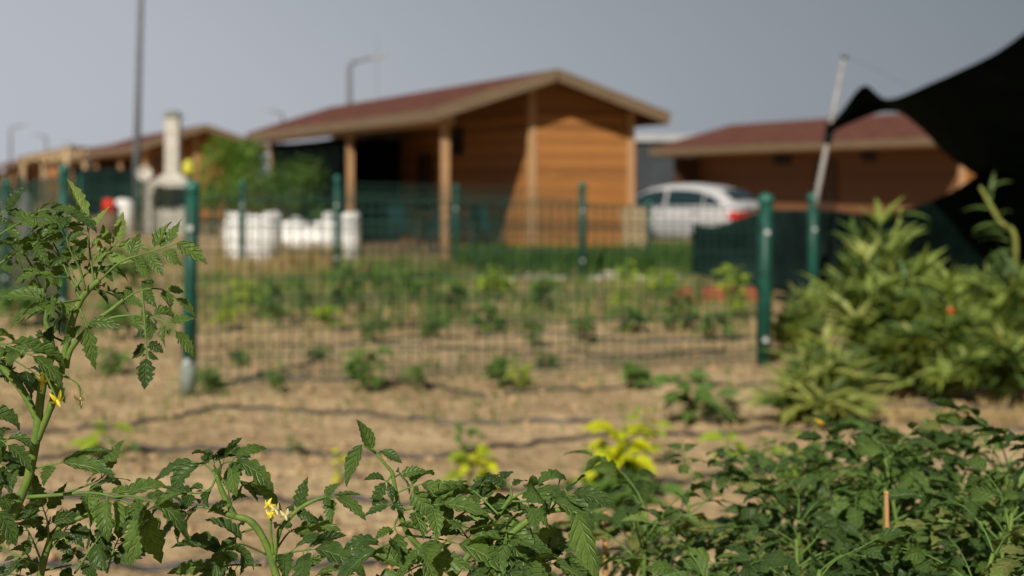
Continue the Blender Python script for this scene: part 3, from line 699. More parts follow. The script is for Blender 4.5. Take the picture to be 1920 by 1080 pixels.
# stones and bricks edging the far plot
ORD = 'first second third fourth fifth sixth seventh eighth ninth tenth eleventh twelfth thirteenth'.split()
def stone(px, py, w, label, m, seed, box=False):
    p = GP(px, py); g = G(); r = random.Random(seed)
    if box:
        a = r.uniform(-.25, .25); g.box(-.1*w, .1*w, -.05, .05, 0, .075*r.uniform(.8, 1.3))
        ca, sa = math.cos(a), math.sin(a); g.v = [(p.x + ca*x - sa*y, p.y + sa*x + ca*y, z + .0) for x, y, z in g.v]
    else:
        prof = [(.7*w, 0), (w, .3*w), (.9*w, .55*w), (.5*w, .75*w), (.1*w, .8*w)]
        g.lathe(p, prof, 9); g.v = [(x + .12*w*noise.noise(V((x*7, y*7, z*7+seed))), y, z + .1*w*noise.noise(V((x*9, y*9, seed)))) for x, y, z in g.v]
    o = g.build('brick' if box else 'edging_stone', m, loc=(p.x, p.y, 0), smooth=not box)
    return o
r = random.Random(3)
for i, px in enumerate([890, 915, 938, 962, 990, 1022, 1050, 1120, 1145, 1200, 1222, 1246, 1268]):
    o = stone(px + r.uniform(-4, 4), 528 + r.uniform(-4, 4), r.uniform(.10, .17), '', M['stone'], i)
    tag(o, ORD[i] + ' pale edging stone from the left in the row before the tall grass', 'stone', 'pale edging stones before the tall grass')
bk_ = [(1270,0),(1288,0),(1325,0),(1345,0),(1365,0),(1385,0),(1405,0),(1335,1),(1355,1),(1375,1),(1395,1),(1278,1)]
for i, (px, lv) in enumerate(bk_):
    o = stone(px, 566, 1.35, '', M['brick'], i, True); o.location.z = .105 * lv
    tag(o, ORD[i] + ' red brick of the low pile by the screening net, counted rightward then upward', 'brick', 'red bricks by the screening net')

# ---------------------------------------------------------------- leaf shapes
UP = V((0, 0, 1))
def leaflet(g, base, d, nor, L, Wd, n=16, teeth=5, curl=0.6, fold=0.3, tooth=0.30, pucker=0.05, twist=0.0, grav=UP * -1, r=rnd):
    d = V(d).normalized(); nor = V(nor); nor = (nor - d * nor.dot(d))
    if nor.length < 0.05: nor = V((0.2, -0.9, 0.4)); nor = nor - d * nor.dot(d)
    nor.normalize(); p = V(base); vs = []; uvs = []
    cols = (-1.0, -0.55, 0.0, 0.55, 1.0)
    asym = r.uniform(-0.12, 0.12)
    for i in range(n + 1):
        t = i / n
        w = Wd / 2 * (math.sin(math.pi * min(1, t ** 0.72)) ** 0.85 if 0 < t < 1 else 0.0) + 0.0004
        w *= 1.12 - 0.35 * t
        for c in cols:
            ac = abs(c); ww = w
            if ac == 1.0 and teeth:
                f = (t * teeth) % 1.0; ww = w * (1 - tooth * f * f)
            fwd = ac * w * 0.28
            side = d.cross(nor)
            q = p + side * (c * ww * (1 + asym * c)) + d * fwd * (1 - t) + nor * (fold * ac ** 1.5 * w - (0.9 * fold * w if ac == 1 and fold < 0 else 0))
            if pucker and 0 < t < 1: q = q + nor * (pucker * Wd * (0.5 * math.cos(2 * math.pi * (t * (teeth or 4) - 0.3 * ac)) * (1.3 - ac) * (ac > 0) + r.uniform(-0.25, 0.25)))
            vs.append(q); uvs.append((c * 0.5 + 0.5, t))
        p = p + d * (L / n)
        d2 = (d + (grav * 0.75 - nor * 0.35) * (curl / n)).normalized()
        nor = nor - d2 * nor.dot(d2); nor.normalize(); d = d2
        if twist:
            nor = Matrix.Rotation(twist / n, 3, d) @ nor
    k_ = len(cols)
    fs = [(i*k_+j, i*k_+j+1, (i+1)*k_+j+1, (i+1)*k_+j) for i in range(n) for j in range(k_ - 1)]
    g.add(vs, fs, uvs)
    return p

def comp_leaf(gl, gs, pts, rad, pairs, Ls, nor, r, n=16, terminal=1.15, curl=0.6, small=True, start=0.28, wid=0.52, lean=0.62, tdir=None, fold=0.25):
    """pinnate tomato leaf: rachis through pts, pairs of toothed leaflets, tiny ones between, one at the end"""
    path = smooth_path(pts, 6); k_ = len(path)
    gs.tube(path, [rad * (1 - 0.6 * i / (k_ - 1)) for i in range(k_)], 6)
    def at(t):
        x = t * (k_ - 1); i = min(int(x), k_ - 2); p = path[i].lerp(path[i+1], x - i); T = (path[i+1] - path[i]).normalized(); return p, T
    slots = [start + (0.92 - start) * (i + 0.5) / pairs for i in range(pairs)]
    for i, t0 in enumerate(slots):
        for s_ in (-1, 1):
            t = min(0.97, max(0.05, t0 + r.uniform(-0.05, 0.05)))
            p, T = at(t); nn = (nor - T * nor.dot(T)).normalized(); S = T.cross(nn) * s_
            dr = (T * r.uniform(lean - 0.2, lean + 0.15) + S * 0.85 + nn * r.uniform(-0.25, 0.3)).normalized()
            L = Ls * r.uniform(0.72, 1.05) * (0.72 + 0.4 * t0)
            b = p + dr * L * 0.16; gs.tube([p, b + dr * L * 0.05], [rad * 0.38, rad * 0.3], 4, False)
            nl = (nn + V((r.uniform(-.8,.8), r.uniform(-.7,.5), r.uniform(-.5,.6)))).normalized()
            leaflet(gl, b, dr, nl, L, L * wid * r.uniform(0.85, 1.15), n, 5, curl * r.uniform(0.3, 2.3), fold * r.uniform(-0.3, 2.4), 0.46, 0.08, r.uniform(-1.4, 1.4), r=r)
            if small and r.random() < 0.8:
                q, T2 = at(min(0.95, t + 0.09)); d2 = (T2 * 0.5 + S * 0.9 + nn * r.uniform(-.3, .3)).normalized()
                l2 = Ls * r.uniform(0.16, 0.34); gs.tube([q, q + d2 * l2 * 0.4], rad * 0.25, 4, False)
                leaflet(gl, q + d2 * l2 * 0.3, d2, nl, l2, l2 * 0.62, 6, 2, curl * .6, .2, 0.2, 0.03, r=r)
    p, T = at(1.0); T = V(tdir).normalized() if tdir is not None else T
    nn = (nor - T * nor.dot(T)).normalized()
    L = Ls * terminal; leaflet(gl, p, T, nn, L, L * wid * 1.05, n, 5, curl * r.uniform(.6, 1.4), fold * r.uniform(.3, 1.3), 0.46, 0.07, r.uniform(-.5, .5), r=r)

def leaf_obj(name, gl, gs, root, m, world=True):
    o = gl.build(name, m, root, world, smooth=True)
    s_ = gs.build('leaf_stalk', M['petiole'], o, smooth=True)
    if world:   # stalk verts are world coordinates: bring them into the leaf's frame
        off = V(root.location)
        for v in s_.data.vertices: v.co -= off
    return o

# prototype leaves (local: grows along +x, faces +z), shared by every procedural plant
protos = []
for i in range(11):
    r = random.Random(100 + i); gl, gs = G(), G(); L = 0.19
    pts = [V((0,0,0)), V((L*.33, r.uniform(-.01,.01), L*.05)), V((L*.7, r.uniform(-.02,.02), L*.0)), V((L, r.uniform(-.03,.03), -L*.16))]
    comp_leaf(gl, gs, pts, 0.0024, r.choice((2, 3, 3)), r.uniform(0.066, 0.082), V((0,0,1)), r, n=13, curl=0.9, wid=0.55)
    a = gl.build('leaf', M[('leaf','leaf2','leaf2','leaf2','leaf','leaf_young','leaf2','leaf','leaf_old','leaf2','leaf2')[i]], smooth=True); b = gs.build('leaf_stalk', M['petiole'], smooth=True)
    protos.append((a.data, b.data)); bpy.data.objects.remove(a); bpy.data.objects.remove(b)
def put_leaf(root, loc, az, pitch, roll, s_, r, k_=None):
    da, db = protos[r.randrange(len(protos)) if k_ is None else k_]
    o = bpy.data.objects.new('leaf', da); C.objects.link(o); o.parent = root; o.location = loc
    o.rotation_euler = (Matrix.Rotation(az, 3, 'Z') @ Matrix.Rotation(-pitch, 3, 'Y') @ Matrix.Rotation(roll, 3, 'X')).to_euler(); o.scale = (s_,) * 3
    q = bpy.data.objects.new('leaf_stalk', db); C.objects.link(q); q.parent = o
    return o
def tomato(x, y, H, label, n=40, z0=0.35, spread=0.10, seed=0, s=1.0, stems=3):
    r = random.Random(seed); root = thing('tomato_plant', (x, y, 0), label, 'tomato plant', 'tomato plants in the foreground row')
    paths = []
    for k_ in range(stems):
        a = 2 * math.pi * k_ / stems + r.uniform(-.5, .5); rr = spread * r.uniform(.5, 1.2) * (k_ > 0 or stems > 2)
        h = H * (1 - 0.13 * k_ * r.random()) - 0.07
        pts = [V((0,0,0)), V((rr*.3*math.cos(a), rr*.3*math.sin(a), h*.3)), V((rr*math.cos(a)+r.uniform(-.02,.02), rr*math.sin(a), h*.65)), V((rr*1.5*math.cos(a)+r.uniform(-.03,.03), rr*1.5*math.sin(a)+r.uniform(-.03,.03), h))]
        ps = smooth_path(pts, 8); paths.append(ps)
        g = G(); g.tube(ps, [0.0085 - 0.0055 * i / (len(ps)-1) for i in range(len(ps))], 7); g.build('stem', M['stem'], root, smooth=True)
    ga = 0
    for i in range(n):
        ps = paths[i % stems]; f = (z0 + (1 - z0) * ((i // stems + .5) / (n / stems)))
        x_ = f * (len(ps) - 1); j = min(int(x_), len(ps) - 2); p = ps[j].lerp(ps[j+1], x_ - j)
        ga += 2.4 + r.uniform(-.4, .4)
        put_leaf(root, p, ga, R(r.uniform(-5, 48)) * (1.25 if f > .9 else 1), R(r.uniform(-28, 28)), s * r.uniform(.75, 1.12) * (1 - .35 * max(0, f - .75) / .25), r)
    return root
def flower(root, p, d, s_, m=None):
    g = G(); d = V(d).normalized(); q = d.to_track_quat('Z', 'Y'); p = V(p)
    for k_ in range(5):
        a = 2 * math.pi * k_ / 5; o_ = q @ V((math.cos(a), math.sin(a), 0)); leaflet(g, p, (o_ * 1.0 - d * 0.25).normalized(), d, s_, s_ * .3, 5, 0, 1.0, .1, 0, 0, grav=-d)
    g.tube([p - d * s_ * .3, p + d * s_ * .3, p + d * s_ * .75], [s_*.16, s_*.16, s_*.04], 6)
    o = g.build('flower', m or M['petal'], root, True, smooth=True)
    return o
CAMD = V((0, -1, 0))

# ---------------------------------------------------------------- the tall tomato at the left, in focus
D = 1.70
T1 = thing('tomato_plant', (P(-60, 1010, D).x, D, 0), 'tall tomato plant at the left in sharp focus with thick stem and yellow flowers', 'tomato plant', 'tomato plants in the foreground row')
def pxpath(pts, d): return [P(x, y, d if len(q) == 0 else q[0]) for x, y, *q in pts]
mpp = D / FPX
def stem(root, pts, r0, r1, d=D, ground=False, m='stem', name='stem'):
    ps = [P(p_[0], p_[1], p_[2] if len(p_) > 2 else d) for p_ in pts]
    if ground: ps = [V((root.location.x, root.location.y, 0)), V((root.location.x * .6 + ps[0].x * .4, ps[0].y, 0.5 * ps[0].z))] + ps
    ps = smooth_path(ps, 8); k_ = len(ps); g = G()
    g.tube(ps, [r0 + (r1 - r0) * i / (k_ - 1) + 0.0006 * noise.noise(V((i * .35, r0 * 900, 0))) for i in range(k_)], 12)
    return g.build(name, M[m], root, True, smooth=True)
stem(T1, [(-40,1075),(0,1012),(22,968),(50,905),(61,858),(69,812),(75,754),(84,700),(100,660)], .0064, .0050, ground=True)
stem(T1, [(70,825),(84,790),(97,758),(112,705),(124,652),(137,598),(150,565),(168,541),(186,526)], .0044, .0038)
stem(T1, [(68,782),(60,765),(40,730),(22,708),(0,684),(-30,650)], .0048, .004, D + .005)
stem(T1, [(100,660),(92,620),(86,600),(95,570),(110,552)], .0036, .0025, D + .012)
stem(T1, [(124,690),(133,655),(160,622),(185,598),(212,578),(232,562)], .0034, .0024, D - .004)
TL = []
def tl(root, pts, d0, d1, pairs, Lpx, face=0.6, seed=0, m='leaf', curl=0.5, start=.25, term=1.15, wid=.50, tdir=None, fold=.3, rad=.0016, side=0.0, small=True):
    n_ = len(pts); ps = [P(x, y, d0 + (d1 - d0) * i / max(1, n_ - 1)) for i, (x, y) in enumerate(pts)]
    face *= .72; nor = (CAMD * face + UP * (1 - face) + V((side, 0, 0))).normalized(); gl, gs = G(), G(); r = random.Random(seed)
    td = None
    if tdir: td = V((tdir[0], tdir[2] if len(tdir) > 2 else 0, -tdir[1]))
    comp_leaf(gl, gs, ps, rad, pairs, Lpx * (1.0 if root is T1 else 1.0) * d1 / FPX, nor, r, 18, term, curl, small, start, wid, .6, td, fold)
    return leaf_obj('leaf', gl, gs, root, M[m])
# upper right leaf with upright leaflets
tl(T1, [(186,526),(225,492),(262,478),(300,467),(332,456)], D, D-.01, 3, 66, .85, 1, 'leaf', .15, .28, 1.05, tdir=(1,.62))
# right leaf, arching down at its tip
tl(T1, [(185,604),(222,593),(267,592),(305,602),(330,622)], D-.01, D-.03, 3, 56, .5, 2, 'leaf', .9, .3, 1.1, tdir=(1,.9))
# middle right leaf
tl(T1, [(214,577),(236,560),(262,545),(300,542),(330,560)], D+.01, D+.03, 3, 52, .45, 3, 'leaf', .7, .15, .95, tdir=(1,.5))
# hanging dark leaf in front
tl(T1, [(266,546),(270,585),(273,625),(275,652),(274,672)], D-.03, D-.04, 3, 34, .9, 4, 'leaf2', .2, .3, 1.7, .62)
# upright young leaf at the top
tl(T1, [(176,530),(172,500),(168,470),(166,440),(162,412)], D, D+.005, 3, 54, .6, 5, 'leaf_young', .1, .2, 1.6, .30, tdir=(-.45,1.0*-1), fold=.8)
tl(T1, [(178,524),(190,492),(206,468),(222,452)], D+.01, D+.03, 2, 56, .8, 6, 'leaf_young', .1, .3, 1.0, .5, tdir=(.15,-1))
# upper left cluster
tl(T1, [(150,560),(130,520),(112,480),(95,448),(70,425)], D+.01, D+.02, 3, 58, .55, 7, 'leaf', .5, .3, 1.1)
tl(T1, [(-60,560),(-20,512),(20,480),(50,470),(92,430)], D+.02, D+.0, 3, 62, .5, 8, 'leaf', .6, .3, 1.1, tdir=(.8,-.25))
tl(T1, [(160,545),(150,505),(132,470),(122,440),(108,418)], D-.01, D-.03, 3, 52, .5, 9, 'leaf', .8, .3, 1.1, tdir=(-.9,-.1))
tl(T1, [(-50,520),(-30,470),(0,440),(32,420),(58,408)], D-.02, D-.02, 3, 50, .35, 10, 'leaf', .7, .2, 1.1, tdir=(.9,-.2))
for q_, (pts_, dd_, L_, fc_, td_) in enumerate([
    ([(150,545),(128,500),(100,470)], .03, 50, .3, (-1,-.6)), ([(92,430),(110,410),(135,405)], -.01, 50, .5, (1,.2)), ([(58,408),(75,395),(98,392)], .0, 48, .4, (1,-.1)),
    ([(40,470),(60,500),(72,530)], .02, 46, .7, (.2,1)), ([(-20,440),(-5,410),(12,396)], .03, 50, .6, (.5,-1)), ([(140,540),(170,505),(200,500)], .03, 44, .4, (1,.3)),
    ([(130,520),(100,520),(72,512)], -.03, 52, .6, (-1,.1)), ([(-30,700),(0,690),(35,700)], .05, 60, .5, (1,.5)), ([(-40,830),(-10,820),(15,835)], -.04, 60, .5, (1,.7)),
    ([(60,860),(30,880),(5,905)], .05, 60, .5, (-.6,1)), ([(-50,480),(-25,455),(5,450)], .05, 52, .5, (1,.2)), ([(118,640),(90,630),(60,640)], .05, 50, .6, (-1,.6)),
    ([(125,600),(90,575),(60,580)], .06, 50, .5, (-1,.5))]):
    tl(T1, pts_, D + .01, D + dd_, 2, L_, fc_, 140 + q_, ('leaf', 'leaf2', 'leaf')[q_ % 3], .8, .2, 1.15, tdir=td_)
# leaf toward the left at mid height
tl(T1, [(150,562),(125,566),(100,568),(76,560)], D-.02, D-.06, 2, 74, .55, 11, 'leaf', .5, .25, 1.1, tdir=(-1,-.25))
tl(T1, [(140,575),(125,590),(108,600),(98,612)], D-.01, D+.01, 2, 52, .7, 12, 'leaf2', 1.0, .2, 1.1, tdir=(-.3,1))
tl(T1, [(150,580),(158,600),(164,615)], D-.02, D-.04, 1, 70, .8, 13, 'leaf', .3, .3, 1.15, .4, tdir=(.2,1))
tl(T1, [(168,541),(190,545),(212,552)], D+.02, D+.04, 2, 50, .5, 14, 'leaf2', .7, .1, 1.0, tdir=(1,.2))
# lower left broad leaves
tl(T1, [(-70,650),(-40,640),(-5,642),(30,655),(62,668)], D-.03, D-.06, 3, 84, .35, 15, 'leaf', .7, .2, 1.05, tdir=(1,.65))
tl(T1, [(-60,700),(-30,665),(10,668),(50,690),(80,710)], D+.03, D+.05, 2, 70, .5, 16, 'leaf2', .8, .3, .9)
tl(T1, [(-60,760),(-40,770),(-20,790)], D, D-.03, 2, 70, .7, 17, 'leaf2', .8, .1, 1.2, tdir=(.4,1))
tl(T1, [(-70,905),(-50,885),(-20,868),(10,872)], D+.02, D+.04, 3, 66, .6, 18, 'leaf2', .7, .1, 1.1, tdir=(1,.3))
tl(T1, [(-60,960),(-30,950),(-5,958)], D-.02, D-.05, 3, 70, .7, 19, 'leaf2', .9, .1, 1.1, tdir=(.8,1))
# long lower right branch leaf
tl(T1, [(52,932),(110,928),(165,924),(215,932),(262,956)], D-.01, D-.06, 3, 88, .5, 20, 'leaf', .7, .35, 1.25, tdir=(.5,1), rad=.0026)
tl(T1, [(110,928),(150,915),(185,900),(205,880)], D+.01, D+.02, 2, 60, .6, 21, 'leaf', .6, .3, 1.0, tdir=(.3,-.9))
tl(T1, [(215,932),(245,930),(275,938),(292,940)], D-.05, D-.09, 2, 84, .45, 22, 'leaf', .8, .3, 1.3, tdir=(1,.6))
tl(T1, [(240,945),(265,952),(282,960)], D-.06, D-.09, 1, 100, .7, 23, 'leaf', .4, .6, 1.15, .5, tdir=(-.5,1))
tl(T1, [(58,880),(92,872),(118,868)], D-.02, D-.04, 1, 92, .35, 24, 'leaf', .3, .4, 1.1, .45, tdir=(1,.12))
# undergrowth at the lower left
T2 = thing('tomato_plant', (P(40, 1080, D + .08).x, D + .08, 0), 'low dark tomato plant filling the bottom left corner under the tall one', 'tomato plant', 'tomato plants in the foreground row')
stem(T2, [(60,1240),(70,1120),(85,1040),(110,990),(180,960)], .007, .003, D+.06, ground=True)
for i, (a, b, c) in enumerate([((80,1060),(60,1010),(40,975)), ((85,1040),(110,1010),(128,985)), ((80,1060),(30,1040),(0,1020)), ((90,1030),(90,985),(80,950)), ((80,1070),(130,1060),(160,1050)), ((75,1090),(40,1080),(10,1075)), ((140,1075),(170,1030),(188,1005)), ((200,1075),(210,1040),(222,1010)), ((70,1100),(110,1100),(150,1110))]):
    tl(T2, [a, b, c], D+.06, D+.04+.03*(i % 3), 2 + i % 2, 66, .55, 40 + i, 'leaf2', .8, .15, 1.1)
flower(T1, P(80, 716, D-.02), (-.1,-.5,-1), .014)
flower(T1, P(108, 752, D-.03), (.5,-.6,-.6), .014)
flower(T1, P(152, 752, D-.02), (.1,-.3,-1), .013, M['petal_old'])
stem(T1, [(88,692),(112,702),(135,712),(148,725),(151,745)], .0016, .001, D-.02, name='flower_stalk')
stem(T1, [(84,690),(82,700),(80,714)], .0016, .001, D-.02, name='flower_stalk')
stem(T1, [(84,700),(96,725),(106,748)], .0015, .001, D-.03, name='flower_stalk')

# ---------------------------------------------------------------- second focus plant (x 300..620)
D2 = 1.78
T3 = thing('tomato_plant', (P(520, 1080, D2).x, D2, 0), 'tomato plant with a drooping flat crown and yellow flower cluster left of centre', 'tomato plant', 'tomato plants in the foreground row')
stem(T3, [(545,1250),(530,1130),(512,1060),(495,1012),(470,978),(440,968),(400,955)], .0058, .0038, D2, ground=True)
stem(T3, [(512,1060),(520,1010),(530,985),(560,955),(590,938),(612,932)], .0035, .0021, D2)
stem(T3, [(440,968),(420,930),(405,890)], .004, .003, D2)
for i, (pts, dd, L_, fc, td) in enumerate([
    ([(405,890),(385,872),(360,865)], .02, 78, .45, (-1,.25)), ([(405,890),(420,868),(445,866)], -.02, 80, .45, (1,.35)),
    ([(405,892),(395,915),(370,925),(345,922)], -.03, 70, .5, (-1,.3)), ([(410,900),(440,900),(465,905)], .03, 74, .5, (1,.5)),
    ([(405,885),(400,865),(405,850)], .03, 60, .4, (.6,-.1)), ([(440,968),(430,935),(428,915)], -.02, 58, .6, (.3,-1)),
    ([(530,985),(548,965),(560,955)], .01, 54, .6, (.2,-1)), ([(590,938),(612,932),(630,934)], -.01, 62, .35, (1,.4)),
    ([(512,1045),(550,1035),(590,1030)], -.04, 100, .4, (1,.12)), ([(512,1040),(540,1000),(560,990)], .04, 70, .5, (1,-.2)),
    ([(500,1040),(450,1020),(420,1035)], -.06, 96, .6, (-.6,1)), ([(490,1060),(430,1060),(395,1075)], -.04, 90, .6, (-.7,.9)),
    ([(480,990),(450,1000),(435,1015)], .03, 80, .7, (-.4,1)), ([(515,1090),(560,1080),(600,1090)], -.06, 92, .5, (1,.3)),
    ([(400,955),(370,950),(350,960)], .0, 70, .5, (-1,.7))]):
    tl(T3, pts, D2, D2 + dd, 2 if i % 3 else 1, L_, fc, 60 + i, 'leaf' if i % 2 else 'leaf2', .7, .2, 1.15, tdir=td)
for (x, y) in ((502,948),(518,958),(508,966),(536,968)): flower(T3, P(x, y, D2-.03), (rnd.uniform(-.5,.5),-.6,rnd.uniform(-.8,.3)), .0105, M['petal' if x < 510 else 'petal_old'])
stem(T3, [(512,1040),(508,1000),(508,965)], .002, .0014, D2-.02, name='flower_stalk')

# ---------------------------------------------------------------- third focus plant (x 640..1130)
D3 = 1.72
T4 = thing('tomato_plant', (P(850, 1080, D3).x, D3, 0), 'tomato plant in the bottom centre with one shoot standing above the rest', 'tomato plant', 'tomato plants in the foreground row')
stem(T4, [(900,1300),(880,1150),(850,1080),(800,1040),(765,1000),(750,960),(742,920),(735,885)], .0058, .0024, D3, ground=True)
stem(T4, [(735,885),(722,870),(706,850),(694,840)], .0022, .0013, D3)
stem(T4, [(850,1080),(900,1010),(935,965),(960,930)], .0045, .0025, D3+.02)
stem(T4, [(900,1060),(960,1000),(1010,965),(1060,955),(1080,965)], .005, .0025, D3-.02)
for i, (pts, dd, L_, fc, td, pr) in enumerate([
    ([(706,850),(698,843)], 0, 66, .9, (-.4,-1), 0), ([(706,850),(688,836),(678,834)], -.01, 84, .8, (-.45,1), 0), ([(706,850),(715,846)], .01, 46, .5, (1,.35), 0),
    ([(735,888),(728,900),(722,905)], -.01, 46, .9, (-.5,.8), 1), ([(738,895),(748,890),(752,892)], .01, 42, .8, (.5,-.2), 1),
    ([(742,925),(765,915),(790,908)], .0, 78, .55, (1,.35), 1), ([(745,940),(735,945),(728,948)], -.02, 44, .6, (-1,.25), 1),
    ([(748,958),(790,950),(830,945)], -.02, 84, .5, (1,.1), 2), ([(750,965),(740,985),(745,1000)], -.03, 60, .8, (.2,1), 1),
    ([(765,1003),(730,1020),(705,1030)], -.05, 100, .45, (-1,.6), 1), ([(770,1005),(820,1010),(860,1020)], -.06, 110, .5, (1,.35), 2),
    ([(770,1010),(790,1030),(800,1050)], -.06, 84, .7, (.4,1), 2), ([(850,975),(880,955),(905,945)], .03, 84, .45, (1,-.1), 2),
    ([(935,965),(905,935),(885,918)], .02, 80, .4, (-1,.1), 2), ([(960,935),(990,918),(1015,915)], -.01, 74, .4, (1,.3), 2),
    ([(960,932),(955,910),(940,898)], .02, 60, .4, (-.6,.0), 2), ([(960,940),(1000,940),(1040,940)], -.03, 82, .45, (1,.4), 2),
    ([(1060,956),(1075,952),(1082,962)], -.05, 130, .75, (.35,1), 0), ([(1030,960),(1050,935),(1075,925)], .0, 76, .5, (1,.1), 2),
    ([(950,975),(950,1000),(945,1020)], -.05, 90, .7, (-.2,1), 2), ([(900,1010),(930,1010),(960,1025)], -.04, 96, .6, (.8,.8), 2),
    ([(860,1060),(900,1050),(930,1060)], -.06, 100, .6, (1,.5), 2), ([(990,980),(1000,1010),(1005,1035)], .02, 90, .7, (.1,1), 2),
    ([(830,1060),(790,1060),(760,1075)], -.03, 90, .6, (-1,.4), 2), ([(900,1040),(870,1000),(850,975)], .05, 80, .5, (-.5,-.5), 2),
    ([(1000,1070),(1030,1050),(1055,1050)], .03, 90, .6, (1,.5), 2), ([(930,1080),(950,1060),(975,1065)], -.05, 84, .6, (1,.5), 2)]):
    if pr == 0:
        gl, gs = G(), G(); r_ = random.Random(80 + i); a = P(*pts[0], D3); b = P(*pts[-1], D3 + dd)
        gs.tube([a, b], [.0013, .001], 6); dv = V((td[0], r_.uniform(-.3,.1), -td[1]))
        leaflet(gl, b, dv, (CAMD * fc + UP * (1 - fc) + V((.35 * (-1) ** i, 0, 0))), L_ * D3 / FPX, L_ * D3 / FPX * (.42 if L_ > 60 else .5), 20, 6, .35, .45, .3, .05, .4, r=r_)
        leaf_obj('leaf', gl, gs, T4, M['leaf'])
    else: tl(T4, pts, D3, D3 + dd, pr, L_, fc, 80 + i, 'leaf' if i % 3 else 'leaf2', .6, .2, 1.15, tdir=td)

# ---------------------------------------------------------------- the rest of the foreground row, slightly out of focus
def tx(px, d): return (px - 960) / FPX * d
for a in [
    (1120, 2.35, 1.03, 'slightly blurred tomato plant just right of the bottom centre', 26, 21, .06),
    (1235, 2.6, 0.99, 'tomato plant under the brightest yellow seedling', 26, 22, .08),
    (1400, 2.05, 1.00, 'tomato plant at the left end of the dense bottom right mass', 26, 23, .06),
    (1480, 2.5, 1.03, 'tomato plant left of the orange stake', 38, 24, .11),
    (1570, 2.05, 1.04, 'front tomato plant directly left of the orange stake', 36, 25, .10),
    (1610, 3.0, 1.02, 'rear tomato plant behind the orange stake', 34, 26, .15),
    (1720, 2.15, 1.06, 'front tomato plant directly right of the orange stake', 42, 27, .11),
    (1760, 2.8, 1.04, 'rear tomato plant in the dense bottom right mass', 40, 28, .15),
    (1340, 2.7, 0.93, 'low tomato plant between the bottom centre and the dense mass', 26, 33, .10),
    (1660, 2.45, 1.02, 'tomato plant immediately behind the orange stake', 40, 34, .12),
    (1790, 2.05, 1.0, 'front tomato plant two plants right of the orange stake', 40, 35, .11),
    (1500, 1.95, 0.95, 'lowest front tomato plant in the dense mass', 36, 36, .09),
    (1860, 2.35, 1.09, 'tomato plant filling the bottom right corner', 44, 29, .12),
    (1930, 2.9, 1.05, 'tomato plant cut by the right edge of the photo', 36, 30, .14),
    (1985, 2.1, 1.05, 'nearest tomato plant at the right edge, mostly out of frame', 30, 31, .10)]:
    px, d, H, lb, n_, sd_, sp_ = a
    tomato(tx(px, d), d, H, lb, min(96, int(n_ * 2.3)), .55, sp_ * 1.15, sd_, 1.0, 3)

# stakes
def stake_(px, y0, y1, d, rad, label):
    a = P(px, y0, d); g = G(); ps = [V((a.x, d, 0)), V((a.x + .004, d, a.z * .5)), V((P(px + 3, y0, d).x, d, a.z * .95)), P(px, y0, d)]
    g.tube(smooth_path(ps, 6), rad, 7); tag(g.build('stake', M['stake'], loc=(a.x, d, 0), smooth=True), label, 'stake', 'wooden stakes among the tomatoes')
stake_(1660, 925, 1080, 2.22, .0038, 'orange brown stake standing in the dense tomatoes at bottom right')
stake_(1132, 962, 1080, 2.5, .005, 'orange brown stake right of the bottom centre tomato')
stake_(728, 1046, 1080, 1.95, .004, 'stake top at the bottom edge below the lone shoot')

# ---------------------------------------------------------------- small field plants
def pepper(px, py, hpx, wpx, mats, label, seed, n=26, lf=0.055, cat='seedling', name='garden_plant', group='small plants of the sandy plots', asp=.48):
    p = GP(px, py); d = p.y; r = random.Random(seed); H = hpx / FPX * d; Wd = wpx / FPX * d
    root = thing(name, (p.x, p.y, gz(p.x, p.y)), label, cat, group)
    gs = G(); tips = []
    k_ = max(3, int(n / 7))
    for i in range(k_):
        a = r.uniform(0, 6.28); rr = Wd / 2 * r.uniform(.2, .75); h = H * r.uniform(.6, .95)
        ps = smooth_path([V((0,0,-.01)), V((rr*.25*math.cos(a), rr*.25*math.sin(a), h*.45)), V((rr*math.cos(a), rr*math.sin(a), h))], 4)
        gs.tube(ps, [.006 * (1 - .6*j/len(ps)) * min(1.5, H/.3) for j in range(len(ps))], 5); tips.append(ps)
    gs.build('stem', M['stem'], root, smooth=True)
    gls = [G() for _ in mats]
    for i in range(n):
        ps = tips[i % k_]; f = r.uniform(.35, 1) ; q = ps[min(len(ps)-1, int(f * (len(ps)-1)))]
        a = r.uniform(0, 6.28); dr = V((math.cos(a), math.sin(a), r.uniform(-.1, .8))); L = lf * r.uniform(.65, 1.25)
        mi = 0
        if len(mats) > 1 and f > .62 and r.random() < .8: mi = 1
        leaflet(gls[mi], q + dr.normalized() * lf * .25, dr, V((r.uniform(-.4,.4), -.35 + r.uniform(-.3,.3), 1)), L, L * asp, 7, 0, 1.1, .25, 0, .03, r=r)
    for gl, m in zip(gls, mats):
        if gl.v: gl.build('foliage', M[m], root, smooth=True)
    return root
